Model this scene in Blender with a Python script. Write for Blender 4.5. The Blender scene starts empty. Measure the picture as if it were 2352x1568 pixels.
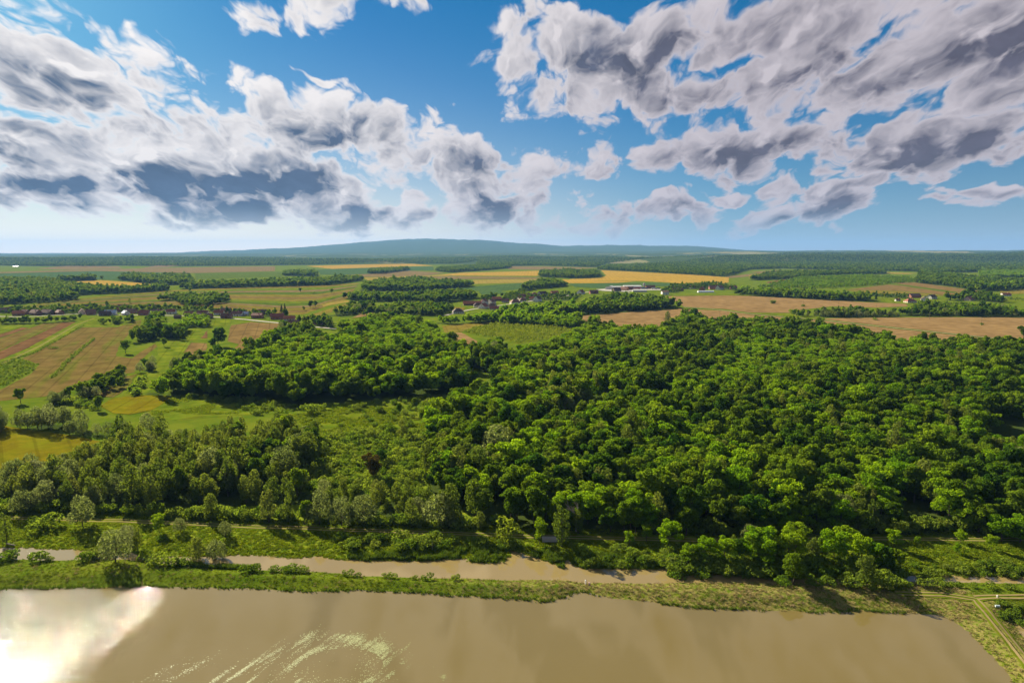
import bpy, math, random
import numpy as np
from mathutils import Vector
# ------------------------------------------------------------------ camera, sky, sun
scene = bpy.context.scene
PITCH = math.radians(7.45); CAMZ = 90.0; F = 1568.0      # F: focal length in pixels of a 2352 px wide frame
cam_d = bpy.data.cameras.new('camera'); cam = bpy.data.objects.new('camera', cam_d)
scene.collection.objects.link(cam); scene.camera = cam
cam_d.lens = 24.0; cam_d.sensor_width = 36.0; cam_d.sensor_fit = 'HORIZONTAL'
cam_d.clip_start = 1.0; cam_d.clip_end = 120000.0
cam.location = (0, 0, CAMZ); cam.rotation_euler = (math.pi/2 - PITCH, 0, 0)

SUN_AZ, SUN_EL = math.radians(-39.8), math.radians(28.3)   # azimuth from +Y towards +X
SUN_DIR = Vector((math.sin(SUN_AZ)*math.cos(SUN_EL), math.cos(SUN_AZ)*math.cos(SUN_EL), math.sin(SUN_EL)))
sun_d = bpy.data.lights.new('sun', 'SUN'); sun = bpy.data.objects.new('sun', sun_d)
scene.collection.objects.link(sun)
sun_d.energy = 5.0; sun_d.angle = math.radians(0.55); sun_d.color = (1.0, 0.90, 0.68)
sun.rotation_euler = SUN_DIR.to_track_quat('Z', 'Y').to_euler()

scene.view_settings.view_transform = 'Standard'; scene.view_settings.look = 'None'
scene.view_settings.exposure = 1.4; scene.view_settings.gamma = 1.0
scene.view_settings.use_curve_mapping = False

def ray(px, py):
    X, Y = (px-1176.0)/F, -(py-784.0)/F
    c, s = math.cos(PITCH), math.sin(PITCH)
    return (X, c + Y*s, -s + Y*c)

world = bpy.data.worlds.new('World'); scene.world = world; world.use_nodes = True
world.cycles.sampling_method = 'MANUAL'; world.cycles.sample_map_resolution = 512
class NT:
    """tiny helper to write node trees"""
    def __init__(s, tree): s.t = tree; s.n = tree.nodes; s.l = tree.links
    def new(s, typ, **kw):
        n = s.n.new(typ)
        for k, v in kw.items(): setattr(n, k, v)
        return n
    def put(s, sock, v):
        if v is None: return
        if hasattr(v, 'is_output'): s.l.new(v, sock)
        else: sock.default_value = v
    def math(s, op, a, b=None, c=None, clamp=False):
        n = s.new('ShaderNodeMath', operation=op, use_clamp=clamp)
        for i, v in enumerate((a, b, c)): s.put(n.inputs[i], v)
        return n.outputs[0]
    def vmath(s, op, a, b=None, scale=None, out=0):
        n = s.new('ShaderNodeVectorMath', operation=op)
        s.put(n.inputs[0], a); s.put(n.inputs[1], b)
        if scale is not None: s.put(n.inputs['Scale'], scale)
        return n.outputs[out]
    def mix(s, f, a, b, mode='MIX'):
        n = s.new('ShaderNodeMix', data_type='RGBA', blend_type=mode)
        s.put(n.inputs['Factor'], f); s.put(n.inputs['A'], a); s.put(n.inputs['B'], b)
        return n.outputs['Result']
    def step(s, v, lo, hi, a=0.0, b=1.0, smooth=True):
        n = s.new('ShaderNodeMapRange', interpolation_type='SMOOTHSTEP' if smooth else 'LINEAR')
        for i, x in enumerate((v, lo, hi, a, b)): s.put(n.inputs[i], x)
        return n.outputs[0]
    def noise(s, vec, scale, detail=2.0, rough=0.5, dim='3D', dist=0.0, lac=2.0):
        n = s.new('ShaderNodeTexNoise', noise_dimensions=dim)
        s.put(n.inputs['Vector'], vec); n.inputs['Scale'].default_value = scale
        n.inputs['Detail'].default_value = detail; n.inputs['Roughness'].default_value = rough
        n.inputs['Distortion'].default_value = dist; n.inputs['Lacunarity'].default_value = lac
        return n.outputs[0]
def rgb(r, g, b): return (r, g, b, 1.0)

YK = 1.25      # how strongly cloud flattens towards the horizon
def build_sky():
    w = NT(world.node_tree); w.n.clear()
    out = w.new('ShaderNodeOutputWorld'); bg = w.new('ShaderNodeBackground')
    bg.inputs['Strength'].default_value = 0.10
    w.l.new(bg.outputs[0], out.inputs['Surface'])
    sky = w.new('ShaderNodeTexSky', sky_type='NISHITA', sun_disc=False)
    sky.sun_elevation = SUN_EL; sky.sun_rotation = SUN_AZ
    sky.air_density = 1.0; sky.dust_density = 0.15; sky.ozone_density = 3.0
    hs = w.new('ShaderNodeHueSaturation'); hs.inputs['Saturation'].default_value = 1.6; hs.inputs['Value'].default_value = 0.31
    w.l.new(sky.outputs[0], hs.inputs['Color'])
    D = w.new('ShaderNodeTexCoord').outputs['Generated']
    lift = w.vmath('NORMALIZE', w.vmath('ADD', w.vmath('MULTIPLY', D, (1, 1, .88)), (0, 0, .10)))   # clear air down to the horizon
    w.l.new(lift, sky.inputs['Vector'])
    sp = w.new('ShaderNodeSeparateXYZ'); w.l.new(D, sp.inputs[0])
    dx, dy, dz = sp.outputs
    # cloud sheet coordinates: where the line of sight meets the cloud layer, softened near the horizon
    den = w.math('ADD', w.math('MAXIMUM', dz, 0.0), 0.22)
    comb = w.new('ShaderNodeCombineXYZ'); w.put(comb.inputs[0], w.math('DIVIDE', dx, w.math('ADD', w.math('MULTIPLY', w.math('MAXIMUM', dz, 0.0), .35), .30))); w.put(comb.inputs[1], w.math('MULTIPLY', w.math('LOGARITHM', den, 2.718), YK))
    Q = comb.outputs[0]
    # direction as tangents of azimuth and height
    fy = w.math('MAXIMUM', dy, 0.08)
    cg = w.new('ShaderNodeCombineXYZ'); w.put(cg.inputs[0], w.math('DIVIDE', dx, fy)); w.put(cg.inputs[1], w.math('DIVIDE', dz, fy))
    G = cg.outputs[0]
    blobs = [  # cloud groups: centre, half axes (frame pixels), tilt in degrees (counter-clockwise), weight
        (130, 190, 500, 210, -14, 1.1), (380, 300, 480, 120, -8, 1.15), (780, 320, 290, 130, -8, 1.15), (560, 415, 600, 95, 0, 1.3), (120, 430, 420, 80, 0, 1.2),
        (1080, 392, 360, 70, -2, 1.0), (1390, 388, 110, 34, 4, .8), (90, 420, 250, 60, 0, .8), (-300, 300, 420, 250, 0, 1.0), (60, 330, 330, 110, 0, 1.25),
        (640, 20, 150, 75, 0, .85), (800, -30, 130, 75, 0, .85), (960, 20, 80, 45, -30, .7),
        (1420, 110, 390, 140, 14, 1.2), (1250, 170, 160, 80, 20, .9), (1800, 30, 520, 130, 12, 1.15),
        (1980, 180, 640, 160, 8, 1.15), (2250, 90, 480, 270, 20, 1.22), (1700, 335, 390, 92, 4, 1.1), (2150, 300, 420, 105, 8, 1.15),
        (1430, 310, 150, 26, 8, .65), (1150, 482, 180, 74, 0, 1.15), (1400, 496, 180, 48, 0, 1.1), (1570, 488, 120, 46, 0, 1.1),
        (1860, 482, 220, 56, 6, 1.1), (880, 492, 240, 56, 0, 1.1), (560, 470, 420, 56, 0, 1.15), (1650, 440, 160, 22, 3, .85), (2150, 470, 130, 26, 3, .8), (1900, 428, 280, 26, 3, .95), (2250, 440, 160, 20, 4, .85),
        (2300, 352, 200, 40, 8, .7), (230, 455, 260, 30, 0, .6), (720, 171, 50, 17, -10, .75), (1000, 295, 75, 55, -30, .62), (1180, 60, 150, 60, 30, .8),
    ]
    warp = w.new('ShaderNodeTexNoise', noise_dimensions='2D'); w.l.new(Q, warp.inputs['Vector'])
    warp.inputs['Scale'].default_value = 3.0; warp.inputs['Detail'].default_value = 3.0
    wv = w.vmath('SCALE', w.vmath('SUBTRACT', warp.outputs['Color'], (0.5, 0.5, 0.5)), scale=0.10)
    Gw = w.vmath('ADD', G, wv)
    M = None; SV = None; SY = None
    for cx, cy, rx, ry, ang, wt in blobs:
        d = ray(cx, cy); sc = 1.0/(F*d[1])
        mp = w.new('ShaderNodeMapping', vector_type='TEXTURE')
        mp.inputs['Location'].default_value = (d[0]/d[1], d[2]/d[1], 0)
        mp.inputs['Rotation'].default_value = (0, 0, math.radians(ang))
        mp.inputs['Scale'].default_value = (rx*sc*1.15, ry*sc*1.15, 1)
        w.l.new(Gw, mp.inputs['Vector'])
        g = w.new('ShaderNodeTexGradient', gradient_type='SPHERICAL'); w.l.new(mp.outputs[0], g.inputs['Vector'])
        v = w.math('MULTIPLY', w.math('POWER', g.outputs['Fac'], 0.6), wt)
        M = v if M is None else w.math('SMOOTH_MAX', M, v, 0.12)
        yl = w.new('ShaderNodeSeparateXYZ'); w.l.new(mp.outputs[0], yl.inputs[0])
        vy = w.math('MULTIPLY', v, yl.outputs[1])
        SV = v if SV is None else w.math('ADD', SV, v); SY = vy if SY is None else w.math('ADD', SY, vy)
    foot = w.math('DIVIDE', SY, w.math('ADD', SV, .15))       # -1 at the foot of a cloud group, +1 at its top
    # overhead, beside and behind the view the same broken cloud goes on
    side = w.math('MAXIMUM', w.step(w.math('ABSOLUTE', w.math('DIVIDE', dx, fy)), 0.8, 1.3), w.step(w.math('DIVIDE', dz, fy), 0.36, 0.52))
    M = w.math('MAXIMUM', M, w.math('MULTIPLY', side, w.step(w.noise(Q, 1.3, 2, .5, '2D'), .36, .62, 0.0, 0.9)))
    def domes(coord, scale, detail):
        vo = w.new('ShaderNodeTexVoronoi', voronoi_dimensions='2D', feature='F1')
        vo.inputs['Scale'].default_value = scale; vo.inputs['Detail'].default_value = detail; vo.inputs['Roughness'].default_value = 0.5
        vo.inputs['Lacunarity'].default_value = 2.3; w.put(vo.inputs['Vector'], coord)
        return vo.outputs['Distance']
    wn = w.new('ShaderNodeTexNoise', noise_dimensions='2D'); w.l.new(Q, wn.inputs['Vector']); wn.inputs['Scale'].default_value = 7.0; wn.inputs['Detail'].default_value = 3.0
    wq = w.vmath('ADD', w.vmath('ADD', Q, w.vmath('SCALE', wv, scale=1.0)), w.vmath('SCALE', w.vmath('SUBTRACT', wn.outputs['Color'], (.5, .5, .5)), scale=.10))
    # towards the sun: up and to the left
    sq = Vector((SUN_DIR.x/(SUN_DIR.z*.35+0.30), YK*math.log(SUN_DIR.z+0.22)))
    so = w.vmath('SCALE', w.vmath('NORMALIZE', w.vmath('SUBTRACT', (sq.x, sq.y, 0), Q)), scale=0.10)
    v0 = domes(wq, 5.0, 3.0); v1 = domes(w.vmath('ADD', wq, so), 5.0, 3.0)
    a0 = w.noise(wq, 2.4, 4.0, .55, '2D'); a1 = w.noise(w.vmath('ADD', wq, w.vmath('SCALE', so, scale=1.4)), 2.4, 4.0, .55, '2D')
    fine = w.noise(wq, 11.0, 5.0, .62, '2D')
    p0 = w.math('ADD', w.math('MULTIPLY', a0, .62), w.math('ADD', w.math('MULTIPLY', w.math('SUBTRACT', .55, v0), .50), w.math('MULTIPLY', w.math('SUBTRACT', fine, .5), .24)))
    dens = w.math('ADD', w.math('MULTIPLY', w.math('SUBTRACT', p0, 0.255), 1.45), w.math('SUBTRACT', M, 0.40))
    cov = w.step(dens, -0.02, 0.24)
    thick = w.step(dens, 0.05, 0.85)
    cs = w.vmath('DOT_PRODUCT', D, tuple(SUN_DIR), out=1)
    near = w.step(cs, 0.55, 0.97)
    dif = w.math('ADD', w.math('MULTIPLY', w.math('SUBTRACT', a1, a0), 1.7), w.math('MULTIPLY', w.math('SUBTRACT', v0, v1), 1.2))
    sh = w.math('ADD', w.math('ADD', .92, dif), w.math('MULTIPLY', foot, -.8))
    shade = w.math('MULTIPLY', w.math('MULTIPLY', thick, 1.3), w.math('MAXIMUM', sh, 0.04), clamp=True)
    white = w.mix(near, rgb(2.35, 2.15, 2.3), rgb(3.6, 3.45, 3.4))
    dark = w.mix(near, rgb(.42, .39, .54), rgb(.27, .44, .76))
    dark = w.vmath('SCALE', dark, scale=w.math('ADD', .65, w.math('MULTIPLY', fine, .8)))
    cloud = w.mix(shade, white, dark)
    # distant cloud fades into the air near the horizon
    fade = w.step(dz, 0.0, 0.07, 0.35, 1.0)
    cov = w.math('MULTIPLY', cov, fade)
    # thick air low over the land, warm on the sun's side
    sunside = w.step(w.vmath('DOT_PRODUCT', D, (math.sin(SUN_AZ), math.cos(SUN_AZ), 0), out=1), 0.50, 1.0)
    low = w.math('POWER', 2.718, w.math('MULTIPLY', w.math('MAXIMUM', dz, 0.0), w.math('SUBTRACT', w.math('MULTIPLY', sunside, 2.0), 13.0)))
    hazec = w.mix(sunside, rgb(1.8, 1.9, 2.15), rgb(6.2, 4.5, 3.1))
    blue = w.vmath('MULTIPLY', hs.outputs[0], (.10, 1.02, .95))
    skyc = w.mix(w.math('MULTIPLY', low, .85), blue, hazec)
    col = w.mix(cov, skyc, cloud)
    glow = w.math('MULTIPLY', w.math('POWER', w.math('MAXIMUM', cs, 0.0), 48.0), 1.2)      # bright air around the sun
    gc = w.new('ShaderNodeCombineXYZ'); w.put(gc.inputs[0], glow); w.put(gc.inputs[1], w.math('MULTIPLY', glow, .95)); w.put(gc.inputs[2], w.math('MULTIPLY', glow, .88))
    col = w.vmath('ADD', col, gc.outputs[0])
    w.l.new(col, bg.inputs['Color'])
build_sky()
# ------------------------------------------------------------------ helpers
scene.cycles.max_bounces = 8; scene.cycles.diffuse_bounces = 5; scene.cycles.glossy_bounces = 3
scene.cycles.transmission_bounces = 3; scene.cycles.transparent_max_bounces = 8; scene.cycles.volume_bounces = 0
scene.cycles.caustics_reflective = False; scene.cycles.caustics_refractive = False
scene.cycles.sample_clamp_indirect = 6.0
scene.cycles.use_denoising = True; scene.cycles.denoiser = 'OPENIMAGEDENOISE'; scene.cycles.denoising_input_passes = 'RGB_ALBEDO_NORMAL'; scene.cycles.denoising_prefilter = 'ACCURATE'
scene.cycles.use_adaptive_sampling = False
COL = scene.collection
R = np.random.default_rng(7)

def U(px, py, z=0.0):
    """frame pixel -> point of the horizontal plane at height z"""
    d = ray(px, py); t = (z-CAMZ)/d[2]
    return (d[0]*t, d[1]*t)
K = 0.27098
OFF = {'A': (0, 516.8), 'B': (574.2, 516.8), 'C': (1148.4, 516.8), 'D': (1720.4, 516.8),
       'E': (0, 861.3), 'F': (574.2, 861.3), 'G': (1148.4, 861.3), 'H': (1720.4, 861.3),
       'I': (0, 1143.3), 'J': (574.2, 1143.3), 'K': (1148.4, 1143.3), 'L': (1720.4, 1143.3)}
ZO = {'Z1': (0, 677.6, .14648), 'Z2': (287.1, 677.6, .19531), 'Z3': (976.2, 631.6, .14648), 'Z4': (1320.7, 631.6, .15871), 'Z5': (1952.4, 620.2, .16994)}
def V(c, *pts):
    """pixels of an enlarged crop of the photograph -> frame pixels"""
    if c in ZO: ox, oy, k = ZO[c]
    else: (ox, oy), k = OFF[c], K
    return [(ox+p[0]*k, oy+p[1]*k) + tuple(p[2:]) for p in pts]
CANOPY = 11.0
def W(pts, z=0.0):
    """frame pixels -> ground points; a pixel flagged 't' was read on a tree top"""
    return [U(p[0], p[1], CANOPY if len(p) > 2 else z) for p in pts]
def to_px(x, y, z=0.0):
    c, s = math.cos(PITCH), math.sin(PITCH); zz = z-CAMZ
    dep = y*c - zz*s; up = y*s + zz*c
    return 1176+F*x/dep, 784-F*up/dep

def inside(poly, x, y):
    p = np.asarray(poly); x = np.asarray(x); y = np.asarray(y); r = np.zeros(x.shape, bool); n = len(p)
    for i in range(n):
        x0, y0 = p[i]; x1, y1 = p[(i+1) % n]
        if y0 == y1: continue
        r ^= ((y0 > y) != (y1 > y)) & (x < (x1-x0)*(y-y0)/(y1-y0)+x0)
    return r
def seg_dist(line, x, y, closed=False):
    p = np.asarray(line, float); best = np.full(np.shape(x), 1e18); n = len(p)
    for i in range(n if closed else n-1):
        a, b = p[i], p[(i+1) % n]; d = b-a; L2 = max(d@d, 1e-9)
        t = np.clip(((x-a[0])*d[0]+(y-a[1])*d[1])/L2, 0, 1)
        best = np.minimum(best, (x-a[0]-t*d[0])**2+(y-a[1]-t*d[1])**2)
    return np.sqrt(best)
def sdist(poly, x, y): return np.where(inside(poly, x, y), -1, 1)*seg_dist(poly, x, y, True)
def sstep(v, a, b):
    t = np.clip((v-a)/(b-a), 0, 1); return t*t*(3-2*t)
def vnoise(x, y, s, seed=0):
    """smooth value noise, 0..1"""
    x = np.asarray(x)/s; y = np.asarray(y)/s; xi = np.floor(x).astype(np.int64); yi = np.floor(y).astype(np.int64)
    fx, fy = x-xi, y-yi; fx = fx*fx*(3-2*fx); fy = fy*fy*(3-2*fy)
    def h(a, b):
        n = (a*374761393 + b*668265263 + seed*69069) & 0x7fffffff
        n = ((n ^ (n >> 13))*1274126177) & 0x7fffffff
        return ((n ^ (n >> 16)) & 0xffff)/65535.0
    return (h(xi, yi)*(1-fx)+h(xi+1, yi)*fx)*(1-fy)+(h(xi, yi+1)*(1-fx)+h(xi+1, yi+1)*fx)*fy
def dense(line, step=6.0, amp=0.0, seed=1, closed=False):
    """subdivide a ground line and roughen it"""
    out = []; n = len(line)
    for i in range(n if closed else n-1):
        a, b = line[i], line[(i+1) % n]; L = math.dist(a, b); m = max(1, int(L/step))
        for k in range(m):
            t = k/m; out.append((a[0]+(b[0]-a[0])*t, a[1]+(b[1]-a[1])*t))
    if not closed: out.append(tuple(line[-1]))
    if amp:
        out = [(x+amp*2*(vnoise(x, y, 9, seed)-.5), y+amp*2*(vnoise(x, y, 7, seed+5)-.5)+amp*(vnoise(x, y, 2.2, seed+9)-.5)) for x, y in out]
    return out

def props(o, label=None, cat=None, group=None, kind=None):
    for k, v in (('label', label), ('category', cat), ('group', group), ('kind', kind)):
        if v: o[k] = v
    return o
def mesh_np(name, v, f, mat=None, smooth=False):
    me = bpy.data.meshes.new(name); v = np.asarray(v, np.float32); f = np.asarray(f, np.int32)
    m = f.shape[1]
    me.vertices.add(len(v)); me.vertices.foreach_set('co', v.ravel())
    me.loops.add(f.size); me.loops.foreach_set('vertex_index', f.ravel())
    me.polygons.add(len(f)); me.polygons.foreach_set('loop_start', np.arange(0, f.size, m, dtype=np.int32))
    me.update(calc_edges=True); me.validate()
    me.polygons.foreach_set('use_smooth', np.full(len(f), smooth))
    if mat: me.materials.append(mat)
    return me
class MB:
    """collects boxes, prisms, tubes and loose faces into one mesh"""
    def __init__(s): s.v = []; s.f = []
    def add(s, v, f):
        b = len(s.v); s.v += [tuple(p) for p in v]; s.f += [tuple(i+b for i in q) for q in f]; return s
    def box(s, x0, x1, y0, y1, z0, z1):
        v = [(x, y, z) for z in (z0, z1) for x, y in ((x0, y0), (x1, y0), (x1, y1), (x0, y1))]
        return s.add(v, [(3, 2, 1, 0), (4, 5, 6, 7), (0, 1, 5, 4), (1, 2, 6, 5), (2, 3, 7, 6), (3, 0, 4, 7)])
    def tube(s, a, b, r0, r1, n=6, caps=True):
        a, b = Vector(a), Vector(b); d = (b-a).normalized(); u = d.orthogonal().normalized(); w = d.cross(u)
        v = []
        for p, r in ((a, r0), (b, r1)):
            v += [p+(u*math.cos(2*math.pi*i/n)+w*math.sin(2*math.pi*i/n))*r for i in range(n)]
        f = [(i, (i+1) % n, n+(i+1) % n, n+i) for i in range(n)]
        if caps: f += [tuple(range(n-1, -1, -1)), tuple(range(n, 2*n))]
        return s.add(v, f)
    def mesh(s, name, mat=None):
        me = bpy.data.meshes.new(name); me.from_pydata(s.v, [], s.f); me.update()
        if mat: me.materials.append(mat)
        return me
    def obj(s, name, mat=None, parent=None, loc=None):
        return link(name, s.mesh(name, mat), parent, loc)
def link(name, data, parent=None, loc=None):
    o = bpy.data.objects.new(name, data); COL.objects.link(o)
    if parent: o.parent = parent
    if loc: o.location = loc
    return o

# ------------------------------------------------------------------ materials
MATS = {}
def principled(name):
    m = bpy.data.materials.new(name); m.use_nodes = True; t = NT(m.node_tree)
    b = t.n['Principled BSDF']; MATS[name] = m
    return m, t, b
def plain(name, col, rough=.8, spec=.3, var=.18, scale=1.5, metal=0.0):
    """paint, plaster, tile: a base colour with weathering"""
    m, t, b = principled(name)
    co = t.new('ShaderNodeTexCoord').outputs['Object']
    rnd = t.new('ShaderNodeObjectInfo').outputs['Random']
    f = t.math('ADD', t.math('MULTIPLY', t.noise(co, scale, 5, .6), 2*var), t.math('ADD', 1-1.5*var, t.math('MULTIPLY', rnd, var)))
    c = t.new('ShaderNodeVectorMath', operation='SCALE'); c.inputs[0].default_value = col; t.put(c.inputs['Scale'], f)
    t.l.new(c.outputs[0], b.inputs['Base Color']); b.inputs['Roughness'].default_value = rough
    b.inputs['Specular IOR Level'].default_value = spec; b.inputs['Metallic'].default_value = metal
    return m
def foliage(name, dark, light, trans=.38, warm=(1.25, 1.15, .5)):
    m, t, b = principled(name); out = t.n['Material Output']
    rnd = t.new('ShaderNodeObjectInfo').outputs['Random']
    isl = t.new('ShaderNodeNewGeometry').outputs['Random Per Island']
    c = t.mix(rnd, rgb(*dark), rgb(*light))
    odd = t.step(t.math('FRACT', t.math('MULTIPLY', rnd, 37.7)), .76, 1.0, 0.0, .6)       # some trees are duller and browner
    c = t.mix(odd, c, rgb(light[0]*.90, light[1]*.82, light[2]*1.4))
    sc = t.new('ShaderNodeVectorMath', operation='SCALE'); t.l.new(c, sc.inputs[0])
    t.put(sc.inputs['Scale'], t.math('ADD', .68, t.math('MULTIPLY', isl, .64)))
    t.l.new(sc.outputs[0], b.inputs['Base Color']); b.inputs['Roughness'].default_value = .5
    b.inputs['Specular IOR Level'].default_value = 0.0
    tr = t.new('ShaderNodeBsdfTranslucent')
    tc = t.vmath('MULTIPLY', sc.outputs[0], warm); t.l.new(tc, tr.inputs['Color'])
    mx = t.new('ShaderNodeMixShader'); mx.inputs[0].default_value = trans
    t.l.new(b.outputs[0], mx.inputs[1]); t.l.new(tr.outputs[0], mx.inputs[2]); t.l.new(mx.outputs[0], out.inputs['Surface'])
    return m
def field_mat(name, c1, c2, furrow=.25, rough=.95, patch=40.0, c3=None, line=2.4):
    """a field: broad patches of two colours, drill rows along the object's X, small clods"""
    m, t, b = principled(name)
    co = t.new('ShaderNodeTexCoord').outputs['Object']
    f = t.step(t.noise(co, 1/patch, 5, .6), .33, .67)
    c = t.mix(f, rgb(*c1), rgb(*c2))
    mp = t.new('ShaderNodeMapping'); mp.inputs['Scale'].default_value = (.012, 1/line, 1); t.l.new(co, mp.inputs['Vector'])
    rows = t.noise(mp.outputs[0], 1.0, 3, .65)
    mp2 = t.new('ShaderNodeMapping'); mp2.inputs['Scale'].default_value = (.006, .055, 1); t.l.new(co, mp2.inputs['Vector'])
    beds = t.noise(mp2.outputs[0], 1.0, 3, .6)
    if c3: c = t.mix(t.step(beds, .50, .66), c, rgb(*c3))
    k = t.math('ADD', 1-furrow*.9, t.math('MULTIPLY', t.math('ADD', t.math('ADD', rows, beds), t.noise(co, .9, 3, .7)), furrow*.62))
    sy = t.new('ShaderNodeSeparateXYZ'); t.l.new(co, sy.inputs[0])
    tram = t.step(t.math('ABSOLUTE', t.math('SUBTRACT', t.math('FRACT', t.math('MULTIPLY', sy.outputs[1], 1/13.0)), .5)), .03, .07, -.22, 0.0)   # tractor lines
    k = t.math('MULTIPLY', t.math('ADD', k, tram), t.step(t.noise(co, .06, 6, .65), .30, .70, .74, 1.24))
    sc = t.new('ShaderNodeVectorMath', operation='SCALE'); t.l.new(c, sc.inputs[0]); t.put(sc.inputs['Scale'], k)
    t.l.new(sc.outputs[0], b.inputs['Base Color']); b.inputs['Roughness'].default_value = rough
    b.inputs['Specular IOR Level'].default_value = 0.0
    return m
FIELD = {
    'soil': field_mat('soil_brown', (.130, .086, .030), (.158, .105, .036), .32),
    'soilgreen': field_mat('soil_sprouting', (.124, .084, .026), (.118, .092, .022), .36, c3=(.090, .094, .013)),
    'red': field_mat('soil_reddish', (.108, .060, .025), (.128, .070, .030), .34),
    'pale': field_mat('soil_pale', (.180, .115, .048), (.215, .138, .058), .24, patch=90),
    'tan': field_mat('stubble_tan', (.165, .122, .022), (.135, .118, .018), .3),
    'wheat': field_mat('ripe_wheat', (.32, .20, .028), (.27, .18, .03), .24, patch=120),
    'straw': field_mat('ripening_grain', (.235, .175, .035), (.19, .155, .03), .2, patch=120),
    'green': field_mat('green_crop', (.058, .094, .010), (.078, .112, .012), .3),
    'lime': field_mat('bright_meadow', (.075, .118, .006), (.125, .145, .009), .45, patch=14),
    'blue': field_mat('cabbage_green_crop', (.044, .086, .030), (.056, .096, .028), .24, patch=90),
    'yellow': field_mat('dry_meadow', (.150, .122, .005), (.105, .108, .004), .45, patch=22),
    'greytan': field_mat('fallow_grey', (.14, .105, .045), (.16, .115, .046), .25, patch=90),
}
def gravel_mat(name, c, var=.3):
    return plain(name, c, .95, 0.0, var, .6)
M_GRAVEL = gravel_mat('pale_gravel', (.30, .26, .16)); M_RUT = gravel_mat('dry_rut_earth', (.24, .185, .085)); M_ASPH = gravel_mat('worn_light_asphalt', (.38, .35, .30), .15)
M_BARK = plain('bark', (.09, .068, .045), .95, .1, .35, 2.0); M_DEAD = plain('bleached_wood', (.34, .29, .22), .9, .1, .3, 3.0)
# ------------------------------------------------------------------ water outlines (read on the water level)
WZ = -0.5
shore = V('I', (-500, 775), (0, 770), (400, 765), (830, 760), (1000, 745), (1300, 745), (1700, 760), (2000, 770)) \
      + V('J', (0, 765), (350, 785), (700, 795), (830, 790), (870, 780), (1150, 795), (1400, 800), (1700, 820), (2000, 845)) \
      + V('K', (0, 845), (380, 870), (560, 845), (640, 800), (740, 795), (810, 815), (950, 845), (1150, 870), (1400, 900), (1700, 935), (2000, 950)) \
      + V('L', (0, 945), (400, 970), (850, 975), (900, 950), (1150, 965), (1400, 975), (1600, 995), (1720, 1040), (1850, 1130), (1950, 1230), (2050, 1340), (2150, 1440), (2240, 1568), (2420, 1850), (2700, 2400))
POND = dense(W(shore, WZ), 3.0, .55, 3)
POND = POND + [(95, 20), (60, -40), (-330, -40), (-420, 170)]
dfar = V('I', (-500, 400), (0, 415), (150, 420), (350, 430), (700, 430), (800, 440), (950, 470), (1100, 455), (1200, 500), (1500, 480), (1750, 490), (1900, 480), (2050, 480)) \
     + V('J', (0, 480), (160, 490), (330, 510), (420, 500), (600, 490), (640, 510), (820, 520), (920, 510), (1000, 530), (1230, 530), (1600, 530), (1680, 505), (1800, 510), (1860, 540), (2000, 552), (2150, 540), (2230, 480)) \
     + V('K', (0, 440), (130, 450), (270, 490), (420, 540), (530, 590), (550, 520), (580, 520), (600, 560), (720, 595), (860, 590), (1060, 590), (1250, 605), (1440, 600), (1600, 640), (1740, 655), (1850, 650), (2100, 670)) \
     + V('L', (0, 670), (400, 680), (800, 675), (1340, 655), (1500, 640), (1650, 640), (1800, 650), (2100, 660), (2331, 655), (2900, 650))
dnear = V('I', (-500, 505), (0, 515), (500, 525), (960, 515), (1150, 525), (1300, 540), (1600, 570), (2150, 600)) \
      + V('J', (0, 605), (500, 620), (740, 635), (940, 655), (1250, 668), (1550, 675), (2000, 685)) \
      + V('K', (0, 690), (500, 690), (700, 712), (1000, 720), (1400, 720), (1700, 712)) \
      + V('L', (0, 705), (260, 715), (800, 722), (1340, 705), (1700, 712), (2130, 718), (2331, 720), (2900, 725))
DITCH = dense(W(dfar, WZ), 2.2, .55, 11) + dense(W(dnear, WZ), 2.2, .35, 23)[::-1]
POOL2 = W(V('L', (2331, 985), (2290, 1010), (2262, 1050), (2275, 1090), (2331, 1160), (2500, 1350), (2800, 1400), (2900, 1000), (2500, 960)), WZ)

# wood outlines are needed for the forest floor too: (outline, spacing, kinds, phrase)
WOODS = []
def wood(pts, spacing, mix, phrase, size=1.0, row=None, cat='tree'):
    WOODS.append((W(pts), spacing, mix, phrase, size, row))
exec_woods = None

RIDGES = [  # distance, half depth, sky line in frame pixels
    (20500, 5200, [(-900, 583), (0, 583), (130, 582), (260, 583), (400, 580), (520, 577), (600, 573), (700, 569), (780, 563), (860, 556), (930, 551), (1000, 551), (1070, 550), (1130, 553), (1170, 557), (1230, 561), (1290, 566), (1330, 564), (1400, 564), (1500, 565), (1600, 566), (1650, 570), (1700, 574), (1800, 576), (2000, 576), (2352, 577), (3300, 577)]),
    (13500, 2300, [(-900, 586), (0, 584), (250, 585), (450, 583), (650, 582), (900, 580), (1150, 579), (1400, 578), (1650, 576), (1900, 575), (2150, 577), (2352, 576), (3300, 578)]),
    (10200, 1500, [(-900, 590), (0, 588), (300, 587), (500, 588), (620, 589), (900, 587), (1200, 586), (1500, 582), (1800, 579), (2050, 578), (2352, 580), (3300, 580)]),
    (7600, 1100, [(-900, 594), (0, 593), (150, 591), (350, 590), (550, 592), (700, 595), (900, 596), (1100, 594), (1300, 592), (1500, 590), (1750, 586), (1950, 583), (2352, 584), (3300, 584)]),
    (6000, 500, [(-900, 600), (0, 598), (250, 596), (450, 597), (650, 599), (800, 600), (1000, 601), (1200, 599), (1400, 598), (1600, 594), (1900, 590), (2352, 590), (3300, 592)]),
]
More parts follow.
